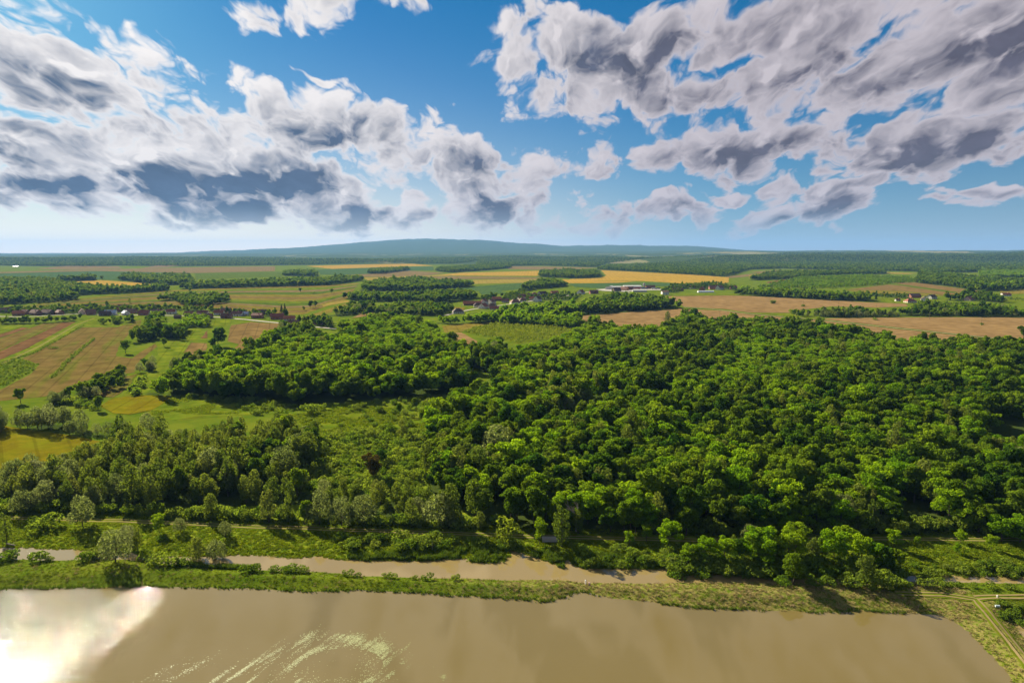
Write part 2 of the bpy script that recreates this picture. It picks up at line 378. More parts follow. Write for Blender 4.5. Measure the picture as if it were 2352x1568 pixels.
def far_height(x, y):
    h = np.zeros(np.shape(x)); u = x/np.maximum(y, 1)
    for D, wd, sky in RIDGES:
        us, hs = [], []
        for px, py in sky:
            d = ray(px, py); us.append(d[0]/d[1]); hs.append(CAMZ + D*d[2]/d[1])
        c = np.interp(u, us, hs)
        c = c*(0.90 + .13*vnoise(x, y, D*.035, int(D)) + .06*vnoise(x, y, D*.011, int(D)+3)) + 20*(vnoise(x, y, 520, int(D)+7)-.5) + np.minimum(D/330, 34)*(vnoise(x, y, 1500, int(D)+9)-.5)
        h = np.maximum(h, c*np.exp(-((y-D)/wd)**2))
    return np.where(y > 4900, h*sstep(y, 4900, 5600), 0.0)
def near_height(x, y, full=False):
    dP, dD, d2 = sdist(POND, x, y), sdist(DITCH, x, y), sdist(POOL2, x, y)
    d = np.minimum(np.minimum(dP, dD), d2)
    dike = 1-sstep(dP, 17, 25); dike = np.where(y > np.interp(x, [p[0] for p in W(dfar)], [p[1] for p in W(dfar)]), 0, dike)
    top = .18 + .42*dike
    z = WZ + (top-WZ)*sstep(d, 0, 6.5) + .16*(vnoise(x, y, 3.1, 4)-.5)*sstep(d, .5, 3) + .25*(vnoise(x, y, 11, 8)-.5)*sstep(d, 1, 4)
    z = np.where(d < 0, WZ + np.maximum(d*.4, -1.6), z)
    b = sstep(y, 232, 262)
    return z*(1-b), dP, dD
def height(x, y):
    x = np.atleast_1d(np.asarray(x, float)); y = np.atleast_1d(np.asarray(y, float))
    h = far_height(x, y); m = (y < 262)
    if m.any(): h[m] = near_height(x[m], y[m])[0]
    return h
# ------------------------------------------------------------------ woods, groves, hedges (outlines in frame pixels)
track = V('I', (-300, 152), (0, 160), (110, 170), (500, 182), (900, 192), (1200, 200), (1500, 212), (2000, 235)) + V('J', (0, 240), (250, 250), (600, 262), (900, 272), (1300, 286), (1700, 300), (2100, 312)) \
      + V('K', (0, 316), (300, 328), (600, 332), (900, 340), (1300, 350), (1700, 356), (2100, 352)) + V('L', (0, 352), (600, 350), (1300, 345), (1700, 350), (2331, 352), (2700, 352))
TRACK = dense(W(track, .25), 5.0)
def band(line, up):   # the same line moved up the frame
    return [(p[0], p[1]-up) for p in line]
tl = band(track, 9)
ix = lambda a, b: [p for p in tl if a <= p[0] <= b]
# the closed wood on the right
wood(ix(1130, 2500) + [(2500, 1190), (2700, 790, 't'), (2400, 785, 't')] + V('D', (2331, 965, 't'), (2000, 985, 't'), (1600, 975, 't'), (1500, 930, 't'), (1280, 965, 't'), (1200, 905, 't'), (900, 880, 't'), (700, 850, 't'), (560, 800, 't'), (300, 815, 't'), (0, 800, 't'))
     + V('C', (2200, 820, 't'), (1900, 770, 't'), (1740, 780, 't'), (1640, 720, 't'), (1450, 810, 't'), (1250, 862, 't'), (1000, 840, 't'), (780, 800, 't'), (560, 880, 't'), (420, 960, 't'), (100, 1000, 't'), (0, 960, 't'))
     + V('B', (1960, 990, 't'), (1850, 1080, 't'), (2060, 1150, 't'), (2080, 1350, 't')) + V('F', (1700, 100, 't'), (1560, 290, 't'), (1500, 450, 't'), (1560, 600, 't'), (1480, 800, 't'), (1540, 1000)),
     5.4, {'oak': .64, 'acacia': .18, 'alder': .15, 'willow': .03}, 'in the closed wood behind the dirt track', .84)
wood(ix(1400, 2500)+[(p[0], p[1]-24) for p in ix(1400, 2500)][::-1], 3.4, {'shrub': 1}, 'under the edge of the closed wood', 1.3)
wood(ix(-200, 1150)+[(p[0], p[1]-12) for p in ix(-200, 1150)][::-1], 3.2, {'shrub': 1}, 'along the edge of the track grove', 1.1)
# the wood on the slope left of it
wood(V('A', (1240, 1425), (1700, 1440), (1960, 1520)) + V('F', (130, 190), (440, 275), (820, 225), (1200, 200), (1500, 170), (1800, 150), (1900, 100)) + V('B', (1900, 1350), (1850, 1080, 't'), (1780, 985, 't'), (1640, 925, 't'), (1600, 850, 't'), (1300, 765, 't'), (1000, 775, 't'), (800, 805, 't'), (780, 925, 't'), (640, 955, 't'), (590, 890, 't'), (490, 840, 't'), (200, 885, 't'), (0, 1010, 't'))
     + V('A', (2130, 990, 't'), (2000, 1090, 't'), (1700, 1115, 't'), (1480, 1190, 't'), (1400, 1330, 't')),
     5.5, {'oak': .56, 'acacia': .34, 'alder': .10}, 'in the wood beside the ploughed strips', .86)
# bright locust hedge band
wood(V('B', (1560, 830), (2100, 835)) + V('C', (300, 850), (640, 880), (700, 800), (560, 745, 't'), (200, 715, 't'), (0, 760, 't')) + V('B', (2090, 720, 't'), (1700, 770, 't')),
     5.5, {'acacia': .9, 'oak': .1}, 'in the hedge band beyond the clearing', .72)
wood(V('B', (2100, 780)) + V('C', (120, 770), (700, 760), (640, 660, 't'), (300, 665, 't'), (0, 690, 't')) + V('B', (2200, 680, 't'), (2050, 730, 't')),
     6, {'acacia': .75, 'oak': .25}, 'in the grove below the red roofs', .75)
# young plantation in the clearing
wood(V('B', (1800, 905), (1930, 860)) + V('C', (200, 790), (480, 850), (640, 900), (450, 960), (150, 1000), (0, 960)) + V('B', (2000, 945)),
     4.4, {'sapling': 1}, 'in the young plantation in the clearing', 1.0, 4.4)
# willow row and grove on the left
wood(V('E', (-200, 420), (0, 425), (250, 460), (620, 505), (1060, 560), (1250, 480), (1500, 400, 't'), (1200, 310, 't'), (1000, 330, 't'), (750, 300, 't'), (620, 250, 't'), (400, 250, 't'), (170, 260, 't'), (0, 330, 't'), (-200, 330, 't')),
     6.2, {'willow': .72, 'alder': .18, 'oak': .10}, 'in the row behind the dry meadow', .82)
wood(ix(-200, 820) + [(-200, 1180)] + V('E', (-100, 950), (0, 960), (380, 900), (660, 800), (880, 715), (1060, 600), (1350, 545), (1600, 420, 't'), (2000, 350, 't')) + V('F', (0, 400, 't'), (200, 320, 't'), (390, 420, 't'), (600, 560), (560, 700), (420, 960), (560, 1100)),
     5.8, {'willow': .38, 'alder': .42, 'oak': .20}, 'in the grove between track and dry meadow', .82)
wood(ix(690, 1160) + V('F', (1620, 1200), (1450, 1100), (900, 1050), (480, 1010)), 6.0, {'willow': .35, 'alder': .30, 'shrub': .35}, 'along the far side of the track', .62)
wood(V('F', (1500, 500, 't'), (1700, 520, 't'), (2100, 400, 't'), (2200, 700), (2150, 1000), (1600, 1000), (1480, 850)), 7, {'alder': .6, 'willow': .2, 'oak': .2}, 'at the edge of the scrub', .95)
# bright locusts in the middle
wood(V('F', (1400, 500), (1620, 380), (1640, 300, 't'), (1750, 180, 't'), (2060, 170, 't'), (2150, 260, 't'), (1900, 420), (1700, 560)), 5.8, {'acacia': 1}, 'where the scrub meets the closed wood', .9)
wood(V('F', (400, 180), (830, 210), (760, 60, 't'), (500, 40, 't'), (330, 90, 't')), 5.8, {'acacia': .9, 'oak': .1}, 'above the weedy meadow', .9)
# scrub
wood(V('F', (420, 960), (560, 700), (600, 540), (900, 490), (1180, 480), (1500, 480), (1620, 620), (1460, 900), (1450, 1100), (900, 1060)), 3.5, {'shrub': 1}, 'in the rank scrub below the meadow', 1.15)
wood(V('F', (900, 260), (1250, 200), (1600, 180), (1560, 330), (1480, 470), (1250, 520), (1000, 440)), 7.5, {'shrub': 1}, 'on the upper side of the weedy meadow', .95)
wood(V('F', (0, 200), (430, 280), (350, 330), (100, 340), (0, 350)) + V('E', (2100, 300), (1700, 200), (1500, 190)), 4.5, {'shrub': 1}, 'between willow row and wood', .85)
wood(V('F', (350, 340), (900, 270), (1000, 440), (880, 500), (620, 500)), 8, {'shrub': 1}, 'on the weedy meadow', .5)
wood(V('E', (600, 620), (900, 560), (1050, 590), (850, 690), (450, 800), (200, 850)), 7, {'shrub': 1}, 'at the edge of the dry meadow', .45)
# hedges and clumps among the left fields
wood(V('A', (380, 1470), (600, 1500), (850, 1470), (700, 1420), (560, 1365, 't'), (420, 1375, 't')), 5.5, {'willow': .5, 'oak': .3, 'shrub': .2}, 'in the copse at the foot of the ploughed field', .65)
wood(V('A', (650, 1400), (740, 1410), (900, 1330), (1050, 1280), (1030, 1240, 't'), (780, 1300, 't'), (660, 1330, 't')), 4.5, {'willow': .3, 'oak': .3, 'shrub': .4}, 'in the hedge along the ploughed field', .55)
wood(V('E', (450, 200), (880, 240), (860, 320), (620, 260), (430, 240)), 4.5, {'shrub': .6, 'oak': .4}, 'in the thicket behind the willow row', .6)
wood(V('A', (1090, 1370), (1150, 1370), (1235, 1280), (1200, 1250, 't'), (1120, 1330, 't')), 3.2, {'shrub': 1}, 'in the short dark hedge on the meadow', 1.0)
wood(V('A', (1100, 990), (1290, 990), (1400, 880), (1380, 780), (1250, 780, 't'), (1200, 850, 't'), (1100, 920, 't')), 5.5, {'oak': .8, 'shrub': .2}, 'in the clump between ploughed field and meadow', .8)
wood(V('A', (1370, 960), (1530, 980), (1590, 880), (1520, 815, 't'), (1380, 850, 't')), 5.0, {'acacia': .5, 'oak': .5}, 'in the clump below the village street', .7)
wood(V('A', (1560, 870), (1750, 870), (1780, 800), (1560, 790)), 6.0, {'oak': .5, 'acacia': .5}, 'in the gardens below the village street', .6)
wood(V('A', (1180, 1240), (1300, 1240), (1310, 1130), (1240, 1080, 't'), (1180, 1140, 't')), 5, {'willow': .8, 'oak': .2}, 'in the grey clump on the meadow', .75)
wood(V('A', (1440, 1190), (1580, 1180), (1870, 1100), (1840, 1050, 't'), (1700, 1060, 't'), (1480, 1120, 't')), 5, {'oak': .6, 'willow': .4}, 'at the upper edge of the slope wood', .6)
wood(V('A', (430, 1302), (470, 1290), (580, 1170), (700, 1060), (812, 962), (800, 955), (680, 1045), (560, 1150), (450, 1270)), 2.2, {'shrub': 1}, 'in the weed strip across the ploughed field', .45)
wood(V('A', (0, 1180), (180, 1140), (325, 1180), (260, 1260), (0, 1380)), 2.8, {'shrub': 1}, 'in the weedy plot beside the ploughed field', .4)
wood(V('A', (0, 1170), (300, 1070), (700, 850), (720, 850), (310, 1085), (170, 1125), (0, 1190)), 2.6, {'shrub': 1}, 'in the verge of the field lane', .35)
# village gardens, left
wood(V('A', (0, 830), (400, 825), (700, 800), (720, 770), (640, 745, 't'), (400, 760, 't'), (0, 770, 't')), 6.5, {'oak': .7, 'shrub': .3}, 'in the orchards of the left village', .5)
wood(V('A', (820, 830), (1000, 850), (1130, 800), (1120, 760, 't'), (980, 740, 't'), (850, 780, 't')), 6, {'oak': .8, 'shrub': .2}, 'in the orchard below the metal roofs', .55)
wood(V('A', (0, 720), (700, 700), (1000, 705), (1400, 700), (1900, 730), (2331, 760), (2331, 720, 't'), (1900, 680, 't'), (1500, 665, 't'), (1100, 680, 't'), (700, 690, 't'), (0, 690, 't')), 9, {'oak': .7, 'shrub': .3}, 'among the roofs of the left village', .55)
wood(V('A', (1330, 645), (1480, 640), (1560, 690), (1760, 690), (1950, 650), (1930, 570, 't'), (1650, 565, 't'), (1450, 570, 't')), 7, {'oak': 1}, 'in the copse behind the left village', .75)
wood(V('B', (250, 860), (560, 850), (700, 900), (680, 830), (640, 740, 't'), (420, 760, 't'), (260, 820, 't')), 7, {'oak': .7, 'willow': .3}, 'around the last houses of the left village', .7)
wood(V('B', (640, 770), (880, 770), (1070, 690), (1050, 630, 't'), (860, 640, 't'), (720, 700, 't')), 7, {'oak': .6, 'willow': .4}, 'in the hollow behind the left village', .7)
wood(V('B', (840, 790), (1000, 770), (1350, 770), (1600, 770), (1740, 720), (1720, 660, 't'), (1600, 640, 't'), (1400, 640, 't'), (1200, 650, 't'), (1080, 690, 't')), 7, {'oak': .75, 'willow': .25}, 'between the two villages', .75)
wood(V('B', (780, 620), (860, 640), (1000, 650), (1400, 650), (1640, 660), (1940, 620), (1930, 570, 't'), (1850, 545, 't'), (1600, 550, 't'), (1300, 570, 't'), (1000, 560, 't'), (800, 570, 't')), 7.5, {'oak': .8, 'alder': .2}, 'in the wood behind the gardens', .85)
wood(V('B', (940, 560), (1500, 560), (1890, 520), (1880, 480, 't'), (1600, 460, 't'), (1400, 440, 't'), (1100, 460, 't'), (950, 500, 't')), 8, {'oak': 1}, 'in the far wood before the grain fields', .95)
# right village groves
wood(V('C', (180, 560), (550, 520), (570, 480, 't'), (450, 455, 't'), (250, 475, 't')), 8, {'oak': 1}, 'in the round copse beside the yard', .95)
wood(V('C', (680, 755), (1000, 745), (1350, 715), (1545, 700), (1530, 660, 't'), (1330, 600, 't'), (1100, 575, 't'), (900, 580, 't'), (680, 650, 't')), 7, {'oak': .85, 'acacia': .15}, 'in the wood beside the pale field', .9)
wood(V('C', (0, 640), (300, 640), (640, 640), (680, 600), (560, 580), (300, 600), (60, 600)), 11, {'oak': .7, 'shrub': .3}, 'in the gardens of the right village', .5)
wood(V('B', (1950, 620), (2331, 600), (2331, 560), (2150, 560, 't'), (1980, 590, 't')), 8, {'oak': 1}, 'above the white gables', .6)
wood(V('C', (1360, 570), (1500, 575), (1540, 560), (1400, 540)), 9, {'oak': 1}, 'around the white house on the pale field', .45)
wood(V('C', (1430, 545), (1900, 540), (2000, 560), (1990, 530), (1800, 500), (1440, 520)), 11, {'oak': .8, 'shrub': .2}, 'in the farm gardens beside the grain', .6)
# right side
wood(V('C', (1970, 590), (2100, 520, 't')) + V('D', (0, 540, 't'), (300, 530, 't'), (600, 560, 't'), (900, 575, 't'), (1010, 620), (1020, 650), (700, 640), (0, 600)), 7.5, {'oak': .6, 'acacia': .4}, 'in the long wood at the pale field', .85)
wood(V('D', (370, 760), (700, 785), (1070, 780), (1300, 775), (1060, 700, 't'), (920, 680, 't'), (720, 690, 't'), (430, 715, 't')), 7, {'oak': .5, 'willow': .35, 'alder': .15}, 'in the tree belt across the pale field', .7)
wood(V('D', (1080, 770), (1600, 775), (2331, 780), (2500, 780), (2331, 700, 't'), (2100, 660, 't'), (1700, 640, 't'), (1450, 640, 't'), (1350, 690, 't'), (1100, 710, 't')), 7, {'oak': .7, 'willow': .1, 'acacia': .2}, 'in the belt below the hamlet', .75)
wood(V('D', (1640, 640), (1900, 640), (2140, 660), (2130, 580, 't'), (1950, 560, 't'), (1850, 540, 't'), (1750, 580, 't')), 8, {'oak': 1}, 'among the hamlet roofs', .8)
wood(V('D', (1960, 620), (2331, 640), (2331, 625), (2150, 615)), 8, {'shrub': 1}, 'in the hedge beyond the hamlet', .8)
wood(V('D', (1010, 610), (1350, 630), (1340, 590), (1050, 580)), 10, {'oak': .6, 'shrub': .4}, 'in the orchard of the hamlet', .4)
wood(V('D', (60, 530), (650, 545), (1160, 505), (1450, 480), (1330, 440), (900, 430), (420, 450), (300, 480)), 9, {'acacia': .5, 'shrub': .5}, 'in the young wood on the rise', .55)
wood(V('D', (0, 470), (320, 460), (780, 420), (1160, 415), (1150, 400), (780, 400), (430, 405), (150, 420)), 10, {'oak': 1}, 'in the belt on the rise', .9)
wood(V('D', (1400, 490), (1700, 520), (1950, 560), (2150, 560), (2331, 545), (2600, 540), (2600, 470), (2331, 480), (1950, 470), (1700, 425), (1450, 410)), 9, {'oak': .8, 'acacia': .2}, 'in the wood behind the hamlet', .9)
wood(V('D', (1950, 445), (2331, 445), (2600, 440), (2600, 400), (2331, 400), (1950, 400)), 10, {'acacia': 1}, 'in the light wood behind the hamlet', .8)
# left middle distance
wood(V('A', (-100, 680), (400, 660), (690, 635), (560, 600), (800, 590), (1100, 580), (1450, 555), (1400, 535), (1130, 550), (800, 545), (520, 500), (440, 470), (200, 470), (-100, 470)), 9, {'oak': .8, 'alder': .2}, 'in the wood left of the wheat', .9)
wood(V('A', (470, 478), (560, 480), (810, 470), (800, 455), (560, 465)), 9, {'oak': 1}, 'in the row behind the wheat', 1.0)
wood(V('A', (1010, 470), (1200, 490), (1400, 510), (1650, 505), (1600, 440), (1400, 440), (1050, 440)), 9, {'oak': 1}, 'in the wood right of the wheat', 1.0)
wood(V('A', (1500, 545)) + V('B', (400, 520), (700, 510), (960, 470), (900, 455), (640, 470), (0, 495)) + V('A', (1700, 510)), 9, {'oak': .9, 'alder': .1}, 'in the belt between strip fields and plain', .95)
wood(V('B', (280, 430), (570, 440), (560, 405), (290, 405)), 10, {'oak': 1}, 'in the copse on the plain', 1.0)
wood(V('B', (1000, 415), (1120, 415), (1350, 385), (1330, 372), (1010, 395)), 10, {'oak': 1}, 'in the long copse among the grain', 1.0)
wood(V('B', (1570, 390), (1700, 405), (2000, 385), (2220, 365), (2000, 352), (1600, 372)), 11, {'oak': 1}, 'in the far copse among the grain', 1.0)
wood(V('C', (330, 440), (650, 455), (850, 445), (840, 405), (600, 395), (340, 405)), 10, {'oak': 1}, 'in the copse inside the wheat', 1.0)
for sd in (-1, 1):      # more copses beyond both ends of the view
    for x0, y0, y1, wd in ((60, 668, 680, 160), (260, 640, 650, 220), (430, 700, 725, 130), (120, 760, 800, 90), (90, 622, 630, 300)):
        a, b = (-70-x0, -70-x0-wd) if sd < 0 else (2400+x0, 2400+x0+wd)
        wood([(a, y0), (b, y0+4), (b, y1), (a, y1-3)], 8, {'oak': .8, 'acacia': .2}, 'in the copses past the last fields', .9)
FAR_WOODS = len(WOODS)
# the wooded country behind (read on the ground)
wood(V('A', (-300, 345), (0, 345), (300, 350), (700, 355), (1000, 345), (1500, 352)) + V('B', (0, 345), (480, 340), (1000, 325), (1700, 330), (2000, 312)) + V('C', (0, 370), (100, 362), (100, 300), (-200, 290)) + V('B', (1900, 292), (1000, 298), (0, 300)) + V('A', (1500, 300), (0, 300), (-300, 300)), 26, {'oak': 1}, 'in the wooded country behind the plain', 1.1)
wood(V('C', (820, 380), (1250, 400), (1700, 430), (1900, 440), (2000, 420)) + V('D', (0, 380), (280, 370), (700, 380), (1400, 395), (1500, 410), (2331, 395), (2700, 395), (2700, 310), (2331, 300), (1200, 300), (0, 310)) + V('C', (1800, 320), (1400, 330), (900, 350)), 15, {'oak': .85, 'acacia': .15}, 'in the wooded country behind the wheat', 1.0)
wood(V('C', (-200, 355), (100, 350), (340, 345), (820, 360), (900, 330), (1400, 310), (1900, 300), (2331, 296), (2331, 278), (1500, 282), (800, 285), (100, 285), (-200, 285)), 24, {'oak': 1}, 'on the low ridge behind the wheat', 1.1)
wood(V('D', (0, 300), (2700, 300), (2700, 278), (0, 278)), 26, {'oak': 1}, 'on the ridge behind', 1.1)

BRIGHT = [W(V('C', (1930, 960), (2331, 930), (2331, 1330), (1750, 1310), (1700, 1180), (1980, 1120)), CANOPY), W(V('D', (0, 960), (600, 980), (640, 1150), (300, 1250), (0, 1400)), CANOPY),
          W(V('D', (500, 930), (1200, 900), (1600, 980), (1400, 1080), (700, 1030)), CANOPY), W(V('B', (790, 780), (1630, 840), (1600, 920), (1200, 1000), (800, 900)), CANOPY),
          W(V('C', (0, 860), (1000, 830), (1300, 900), (900, 1000), (100, 1050)), CANOPY), W(V('A', (1400, 1180), (1700, 1100), (1900, 1200), (1600, 1330)), CANOPY), W(V('B', (0, 1000), (700, 1000), (600, 1250), (0, 1300)), CANOPY)]
GAPS = [W(V('G', (330, 600), (660, 470), (1010, 270), (1130, 200), (1000, 150), (700, 300), (400, 400), (240, 540))), W(V('B', (640, 940), (800, 940), (790, 1000), (640, 1000)))]
wood(V('G', (330, 570), (640, 440), (1000, 240), (1100, 200), (1000, 160), (700, 300), (400, 400), (250, 520)), 3.0, {'shrub': 1}, 'in the narrow opening inside the closed wood', 1.2)
# ------------------------------------------------------------------ ground: one sheet to the hills
def build_ground():
    ys = np.concatenate([np.arange(-50, 132, 7.0), np.arange(132, 262, .62), 262*np.exp(np.arange(0, math.log(27000/262), .019))])
    us = np.linspace(-1.45, 1.45, 560); us = np.sign(us)*np.abs(us)**1.08*1.45**(-.08)
    X = us[None, :]*(ys[:, None]+120); Y = np.repeat(ys[:, None], len(us), 1)
    Zh = far_height(X, Y); m = Y < 262
    z, dP, dD = near_height(X[m], Y[m]); Zh[m] = z
    straw = np.zeros(X.shape); floor = np.zeros(X.shape); lush = np.zeros(X.shape)
    px = np.array([to_px(a, b)[0] for a, b in zip(X[m], Y[m])])
    dike = (dP < 20) & (Y[m] < np.interp(X[m], [p[0] for p in W(dfar)], [p[1] for p in W(dfar)]))
    straw[m] = dike*np.clip(sstep(px, 900, 1400)*.95 + .12*sstep(px, 500, 0), 0, 1)
    lush[m] = sstep(Y[m]-np.interp(X[m], [p[0] for p in W(dfar)], [p[1] for p in W(dfar)]), -2, 2)
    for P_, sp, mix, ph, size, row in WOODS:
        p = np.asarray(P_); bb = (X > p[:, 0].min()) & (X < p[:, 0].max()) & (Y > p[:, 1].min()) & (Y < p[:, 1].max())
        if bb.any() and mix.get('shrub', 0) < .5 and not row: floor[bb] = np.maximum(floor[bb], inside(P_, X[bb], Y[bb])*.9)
    rough = (Y > 5600)*R.random(X.shape)*np.clip(Y/1400, 0, 9)      # uneven tree tops of the far woods
    Zh = Zh + np.where(Zh > 12, rough, 0)
    nr, nc = X.shape
    v = np.stack([X.ravel(), Y.ravel(), Zh.ravel()], 1)
    i = np.arange(nr*nc).reshape(nr, nc)
    f = np.stack([i[:-1, :-1].ravel(), i[:-1, 1:].ravel(), i[1:, 1:].ravel(), i[1:, :-1].ravel()], 1)
    m_, t, b = principled('ground')
    co = t.new('ShaderNodeTexCoord').outputs['Object']
    att = lambda n: t.new('ShaderNodeAttribute', attribute_name=n).outputs['Fac']
    n1, n2, n3 = t.noise(co, .05, 5, .6), t.noise(co, .45, 6, .7), t.noise(co, 2.2, 3, .7)
    grass = t.mix(t.step(n1, .35, .65), rgb(.065, .110, .006), rgb(.115, .145, .010))
    grass = t.mix(t.math('MULTIPLY', t.step(n2, .50, .70), .3), grass, rgb(.14, .125, .03))
    lushc = t.mix(t.step(n2, .38, .62), rgb(.085, .14, .008), rgb(.17, .20, .014))
    c = t.mix(att('lush'), grass, lushc)
    strawc = t.mix(t.step(n3, .35, .6), rgb(.25, .20, .075), rgb(.16, .155, .035))
    c = t.mix(t.math('MULTIPLY', att('straw'), t.step(n2, .38, .58)), c, strawc)
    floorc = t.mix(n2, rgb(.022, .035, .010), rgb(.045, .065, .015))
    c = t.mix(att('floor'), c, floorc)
    # far country: woods with scattered clearings
    sep = t.new('ShaderNodeSeparateXYZ'); t.l.new(co, sep.inputs[0])
    mp = t.new('ShaderNodeMapping'); mp.inputs['Scale'].default_value = (.0016, .00055, 0); t.l.new(co, mp.inputs['Vector'])
    clear = t.step(t.noise(mp.outputs[0], 1.0, 3, .55), .56, .60)
    clear = t.math('MULTIPLY', clear, t.step(sep.outputs[1], 13000, 9000))
    wood_c = t.mix(t.noise(co, .02, 4, .7), rgb(.022, .044, .012), rgb(.07, .10, .022))
    vo = t.new('ShaderNodeTexVoronoi'); vo.inputs['Scale'].default_value = 1.0; t.l.new(mp.outputs[0], vo.inputs['Vector'])
    farm = t.mix(t.noise(mp.outputs[0], 3.0, 1), rgb(.13, .16, .05), rgb(.26, .20, .10))
    c = t.mix(t.step(sep.outputs[1], 4700, 5200), c, t.mix(clear, wood_c, farm))
    t.l.new(c, b.inputs['Base Color']); b.inputs['Roughness'].default_value = 1.0; b.inputs['Specular IOR Level'].default_value = 0.0
    bp = t.new('ShaderNodeBump'); bp.inputs['Strength'].default_value = .55; bp.inputs['Distance'].default_value = .5
    t.l.new(t.noise(co, 1.1, 4, .7), bp.inputs['Height']); t.l.new(bp.outputs[0], b.inputs['Normal'])
    me = mesh_np('ground', v, f, m_, True)
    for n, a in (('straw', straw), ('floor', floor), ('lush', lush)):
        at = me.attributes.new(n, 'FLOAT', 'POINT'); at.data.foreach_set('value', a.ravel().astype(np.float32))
    props(link('ground', me), 'green land with dikes, meadows and far wooded hills', kind='structure')
build_ground()

# ------------------------------------------------------------------ water
def water_mat(name, mud, wave, rough):
    m, t, b = principled(name)
    co = t.new('ShaderNodeTexCoord').outputs['Object']
    c = t.mix(t.noise(co, .025, 4, .6), rgb(*mud), rgb(*(k*1.22 for k in mud)))
    t.l.new(c, b.inputs['Base Color']); b.inputs['Roughness'].default_value = rough; b.inputs['IOR'].default_value = 1.48
    b.inputs['Specular IOR Level'].default_value = .5
    # wind ripples, stronger in some patches, running with the wind
    mp = t.new('ShaderNodeMapping'); mp.inputs['Rotation'].default_value = (0, 0, math.radians(-28)); mp.inputs['Scale'].default_value = (.45, 1.25, 1); t.l.new(co, mp.inputs['Vector'])
    sx = t.new('ShaderNodeSeparateXYZ'); t.l.new(co, sx.inputs[0])
    cat = t.step(t.noise(mp.outputs[0], .11, 4, .65), .40, .66, .12, 1.0)      # cat's paws
    gust = t.math('ADD', .14, t.math('MULTIPLY', cat, t.math('ADD', t.step(sx.outputs[0], -10, -95, .10, 1.0), t.step(t.noise(co, .022, 4, .6), .50, .72, 0.0, .8))))
    crest = t.step(t.noise(mp.outputs[0], 5.5, 1, .5), .64, .74)       # scattered steep wavelets
    h = t.math('ADD', t.math('ADD', t.math('MULTIPLY', t.noise(mp.outputs[0], .9, 3, .6), .7), t.math('MULTIPLY', t.noise(mp.outputs[0], 4.5, 2, .6), .30)), t.math('MULTIPLY', crest, .9))
    bp = t.new('ShaderNodeBump'); bp.inputs['Distance'].default_value = wave
    t.put(bp.inputs['Strength'], t.math('MULTIPLY', gust, .9, clamp=True)); t.put(bp.inputs['Height'], h); t.l.new(bp.outputs[0], b.inputs['Normal'])
    return m
def sheet(name, pts, z, mat, label, kind='structure', angle=0.0, origin=None):
    """a flat polygon on the ground with its own frame (X along the drill rows)"""
    if origin is None: origin = (sum(p[0] for p in pts)/len(pts), sum(p[1] for p in pts)/len(pts))
    c, s = math.cos(-angle), math.sin(-angle)
    v = [((x-origin[0])*c-(y-origin[1])*s, (x-origin[0])*s+(y-origin[1])*c, 0) for x, y in pts]
    area = sum(v[i][0]*v[(i+1) % len(v)][1]-v[(i+1) % len(v)][0]*v[i][1] for i in range(len(v)))
    me = bpy.data.meshes.new(name); me.from_pydata(v, [], [tuple(range(len(v))) if area > 0 else tuple(range(len(v)-1, -1, -1))]); me.update()
    me.materials.append(mat)
    o = link(name, me, None, (origin[0], origin[1], z)); o.rotation_euler = (0, 0, angle)
    return props(o, label, kind=kind)
def grow(poly, d):
    p = np.asarray(poly); a = np.roll(p, 1, 0); b = np.roll(p, -1, 0); t = b-a; n = np.stack([t[:, 1], -t[:, 0]], 1); n /= np.maximum(np.linalg.norm(n, axis=1)[:, None], 1e-6)
    area = ((p[:, 0]*b[:, 1])-(b[:, 0]*p[:, 1])).sum()
    return [tuple(q) for q in p + n*d*(1 if area > 0 else -1)]
M_POND = water_mat('muddy_pond_water', (.132, .100, .033), .017, .028); M_DITCH = water_mat('muddy_ditch_water', (.20, .148, .058), .006, .02)
pshore = dense(W(shore, WZ), 12.0); pshore = [(x, y+2.6) if i < len(pshore)*.86 else (x+3, y+1) for i, (x, y) in enumerate(pshore)]
sheet('pond', pshore + [(95, 20), (60, -40), (-330, -40), (-420, 170)], WZ, M_POND, 'wide muddy brown fish pond', origin=(0, 100))
dl = [(x, y+1.5) for x, y in dense(W(dfar, WZ), 9)] + [(x, y-1.5) for x, y in dense(W(dnear, WZ), 9)][::-1]
sheet('ditch_water', dl, WZ, M_DITCH, 'narrow muddy ditch behind the grassy dike', origin=(0, 200))
sheet('side_pond', grow(POOL2, 1.5), WZ, M_DITCH, 'small grey pool behind the corner of the dike')

# ------------------------------------------------------------------ fields
_fz = [0]
def field(kind, pts, label, rows=None):
    P_ = W(pts); d = sum(p[1] for p in P_)/len(P_); _fz[0] += 1
    if rows:
        (a, b) = W(V(*rows) if isinstance(rows[0], str) else rows); ang = math.atan2(b[1]-a[1], b[0]-a[0])
    else:
        L = [(math.dist(P_[i], P_[(i+1) % len(P_)]), i) for i in range(len(P_))]; i = max(L)[1]; a, b = P_[i], P_[(i+1) % len(P_)]; ang = math.atan2(b[1]-a[1], b[0]-a[0])
    pp = dense(P_, max(4, d*.012), d*.0012, 31, True)
    return sheet('field', pp, .05 + d*6e-5 + (_fz[0] % 7)*(.02+d*1e-5), FIELD[kind], label, angle=ang)
A = lambda *p: V('A', *p)
rowsA = ('A', (430, 1300), (810, 960))
field('soilgreen', A((185, 1132), (300, 1085), (690, 868), (1000, 866), (1200, 800), (1190, 850), (1100, 915), (1020, 1000), (980, 1110), (1120, 1130), (1180, 1080), (1320, 1005), (1330, 1030), (1180, 1150), (1140, 1250), (1050, 1262), (780, 1300), (650, 1372), (380, 1455), (0, 1490), (-150, 1500), (-150, 1430), (0, 1398), (260, 1262), (330, 1185)), 'big brown ploughed field with green sprouting bands', rowsA)
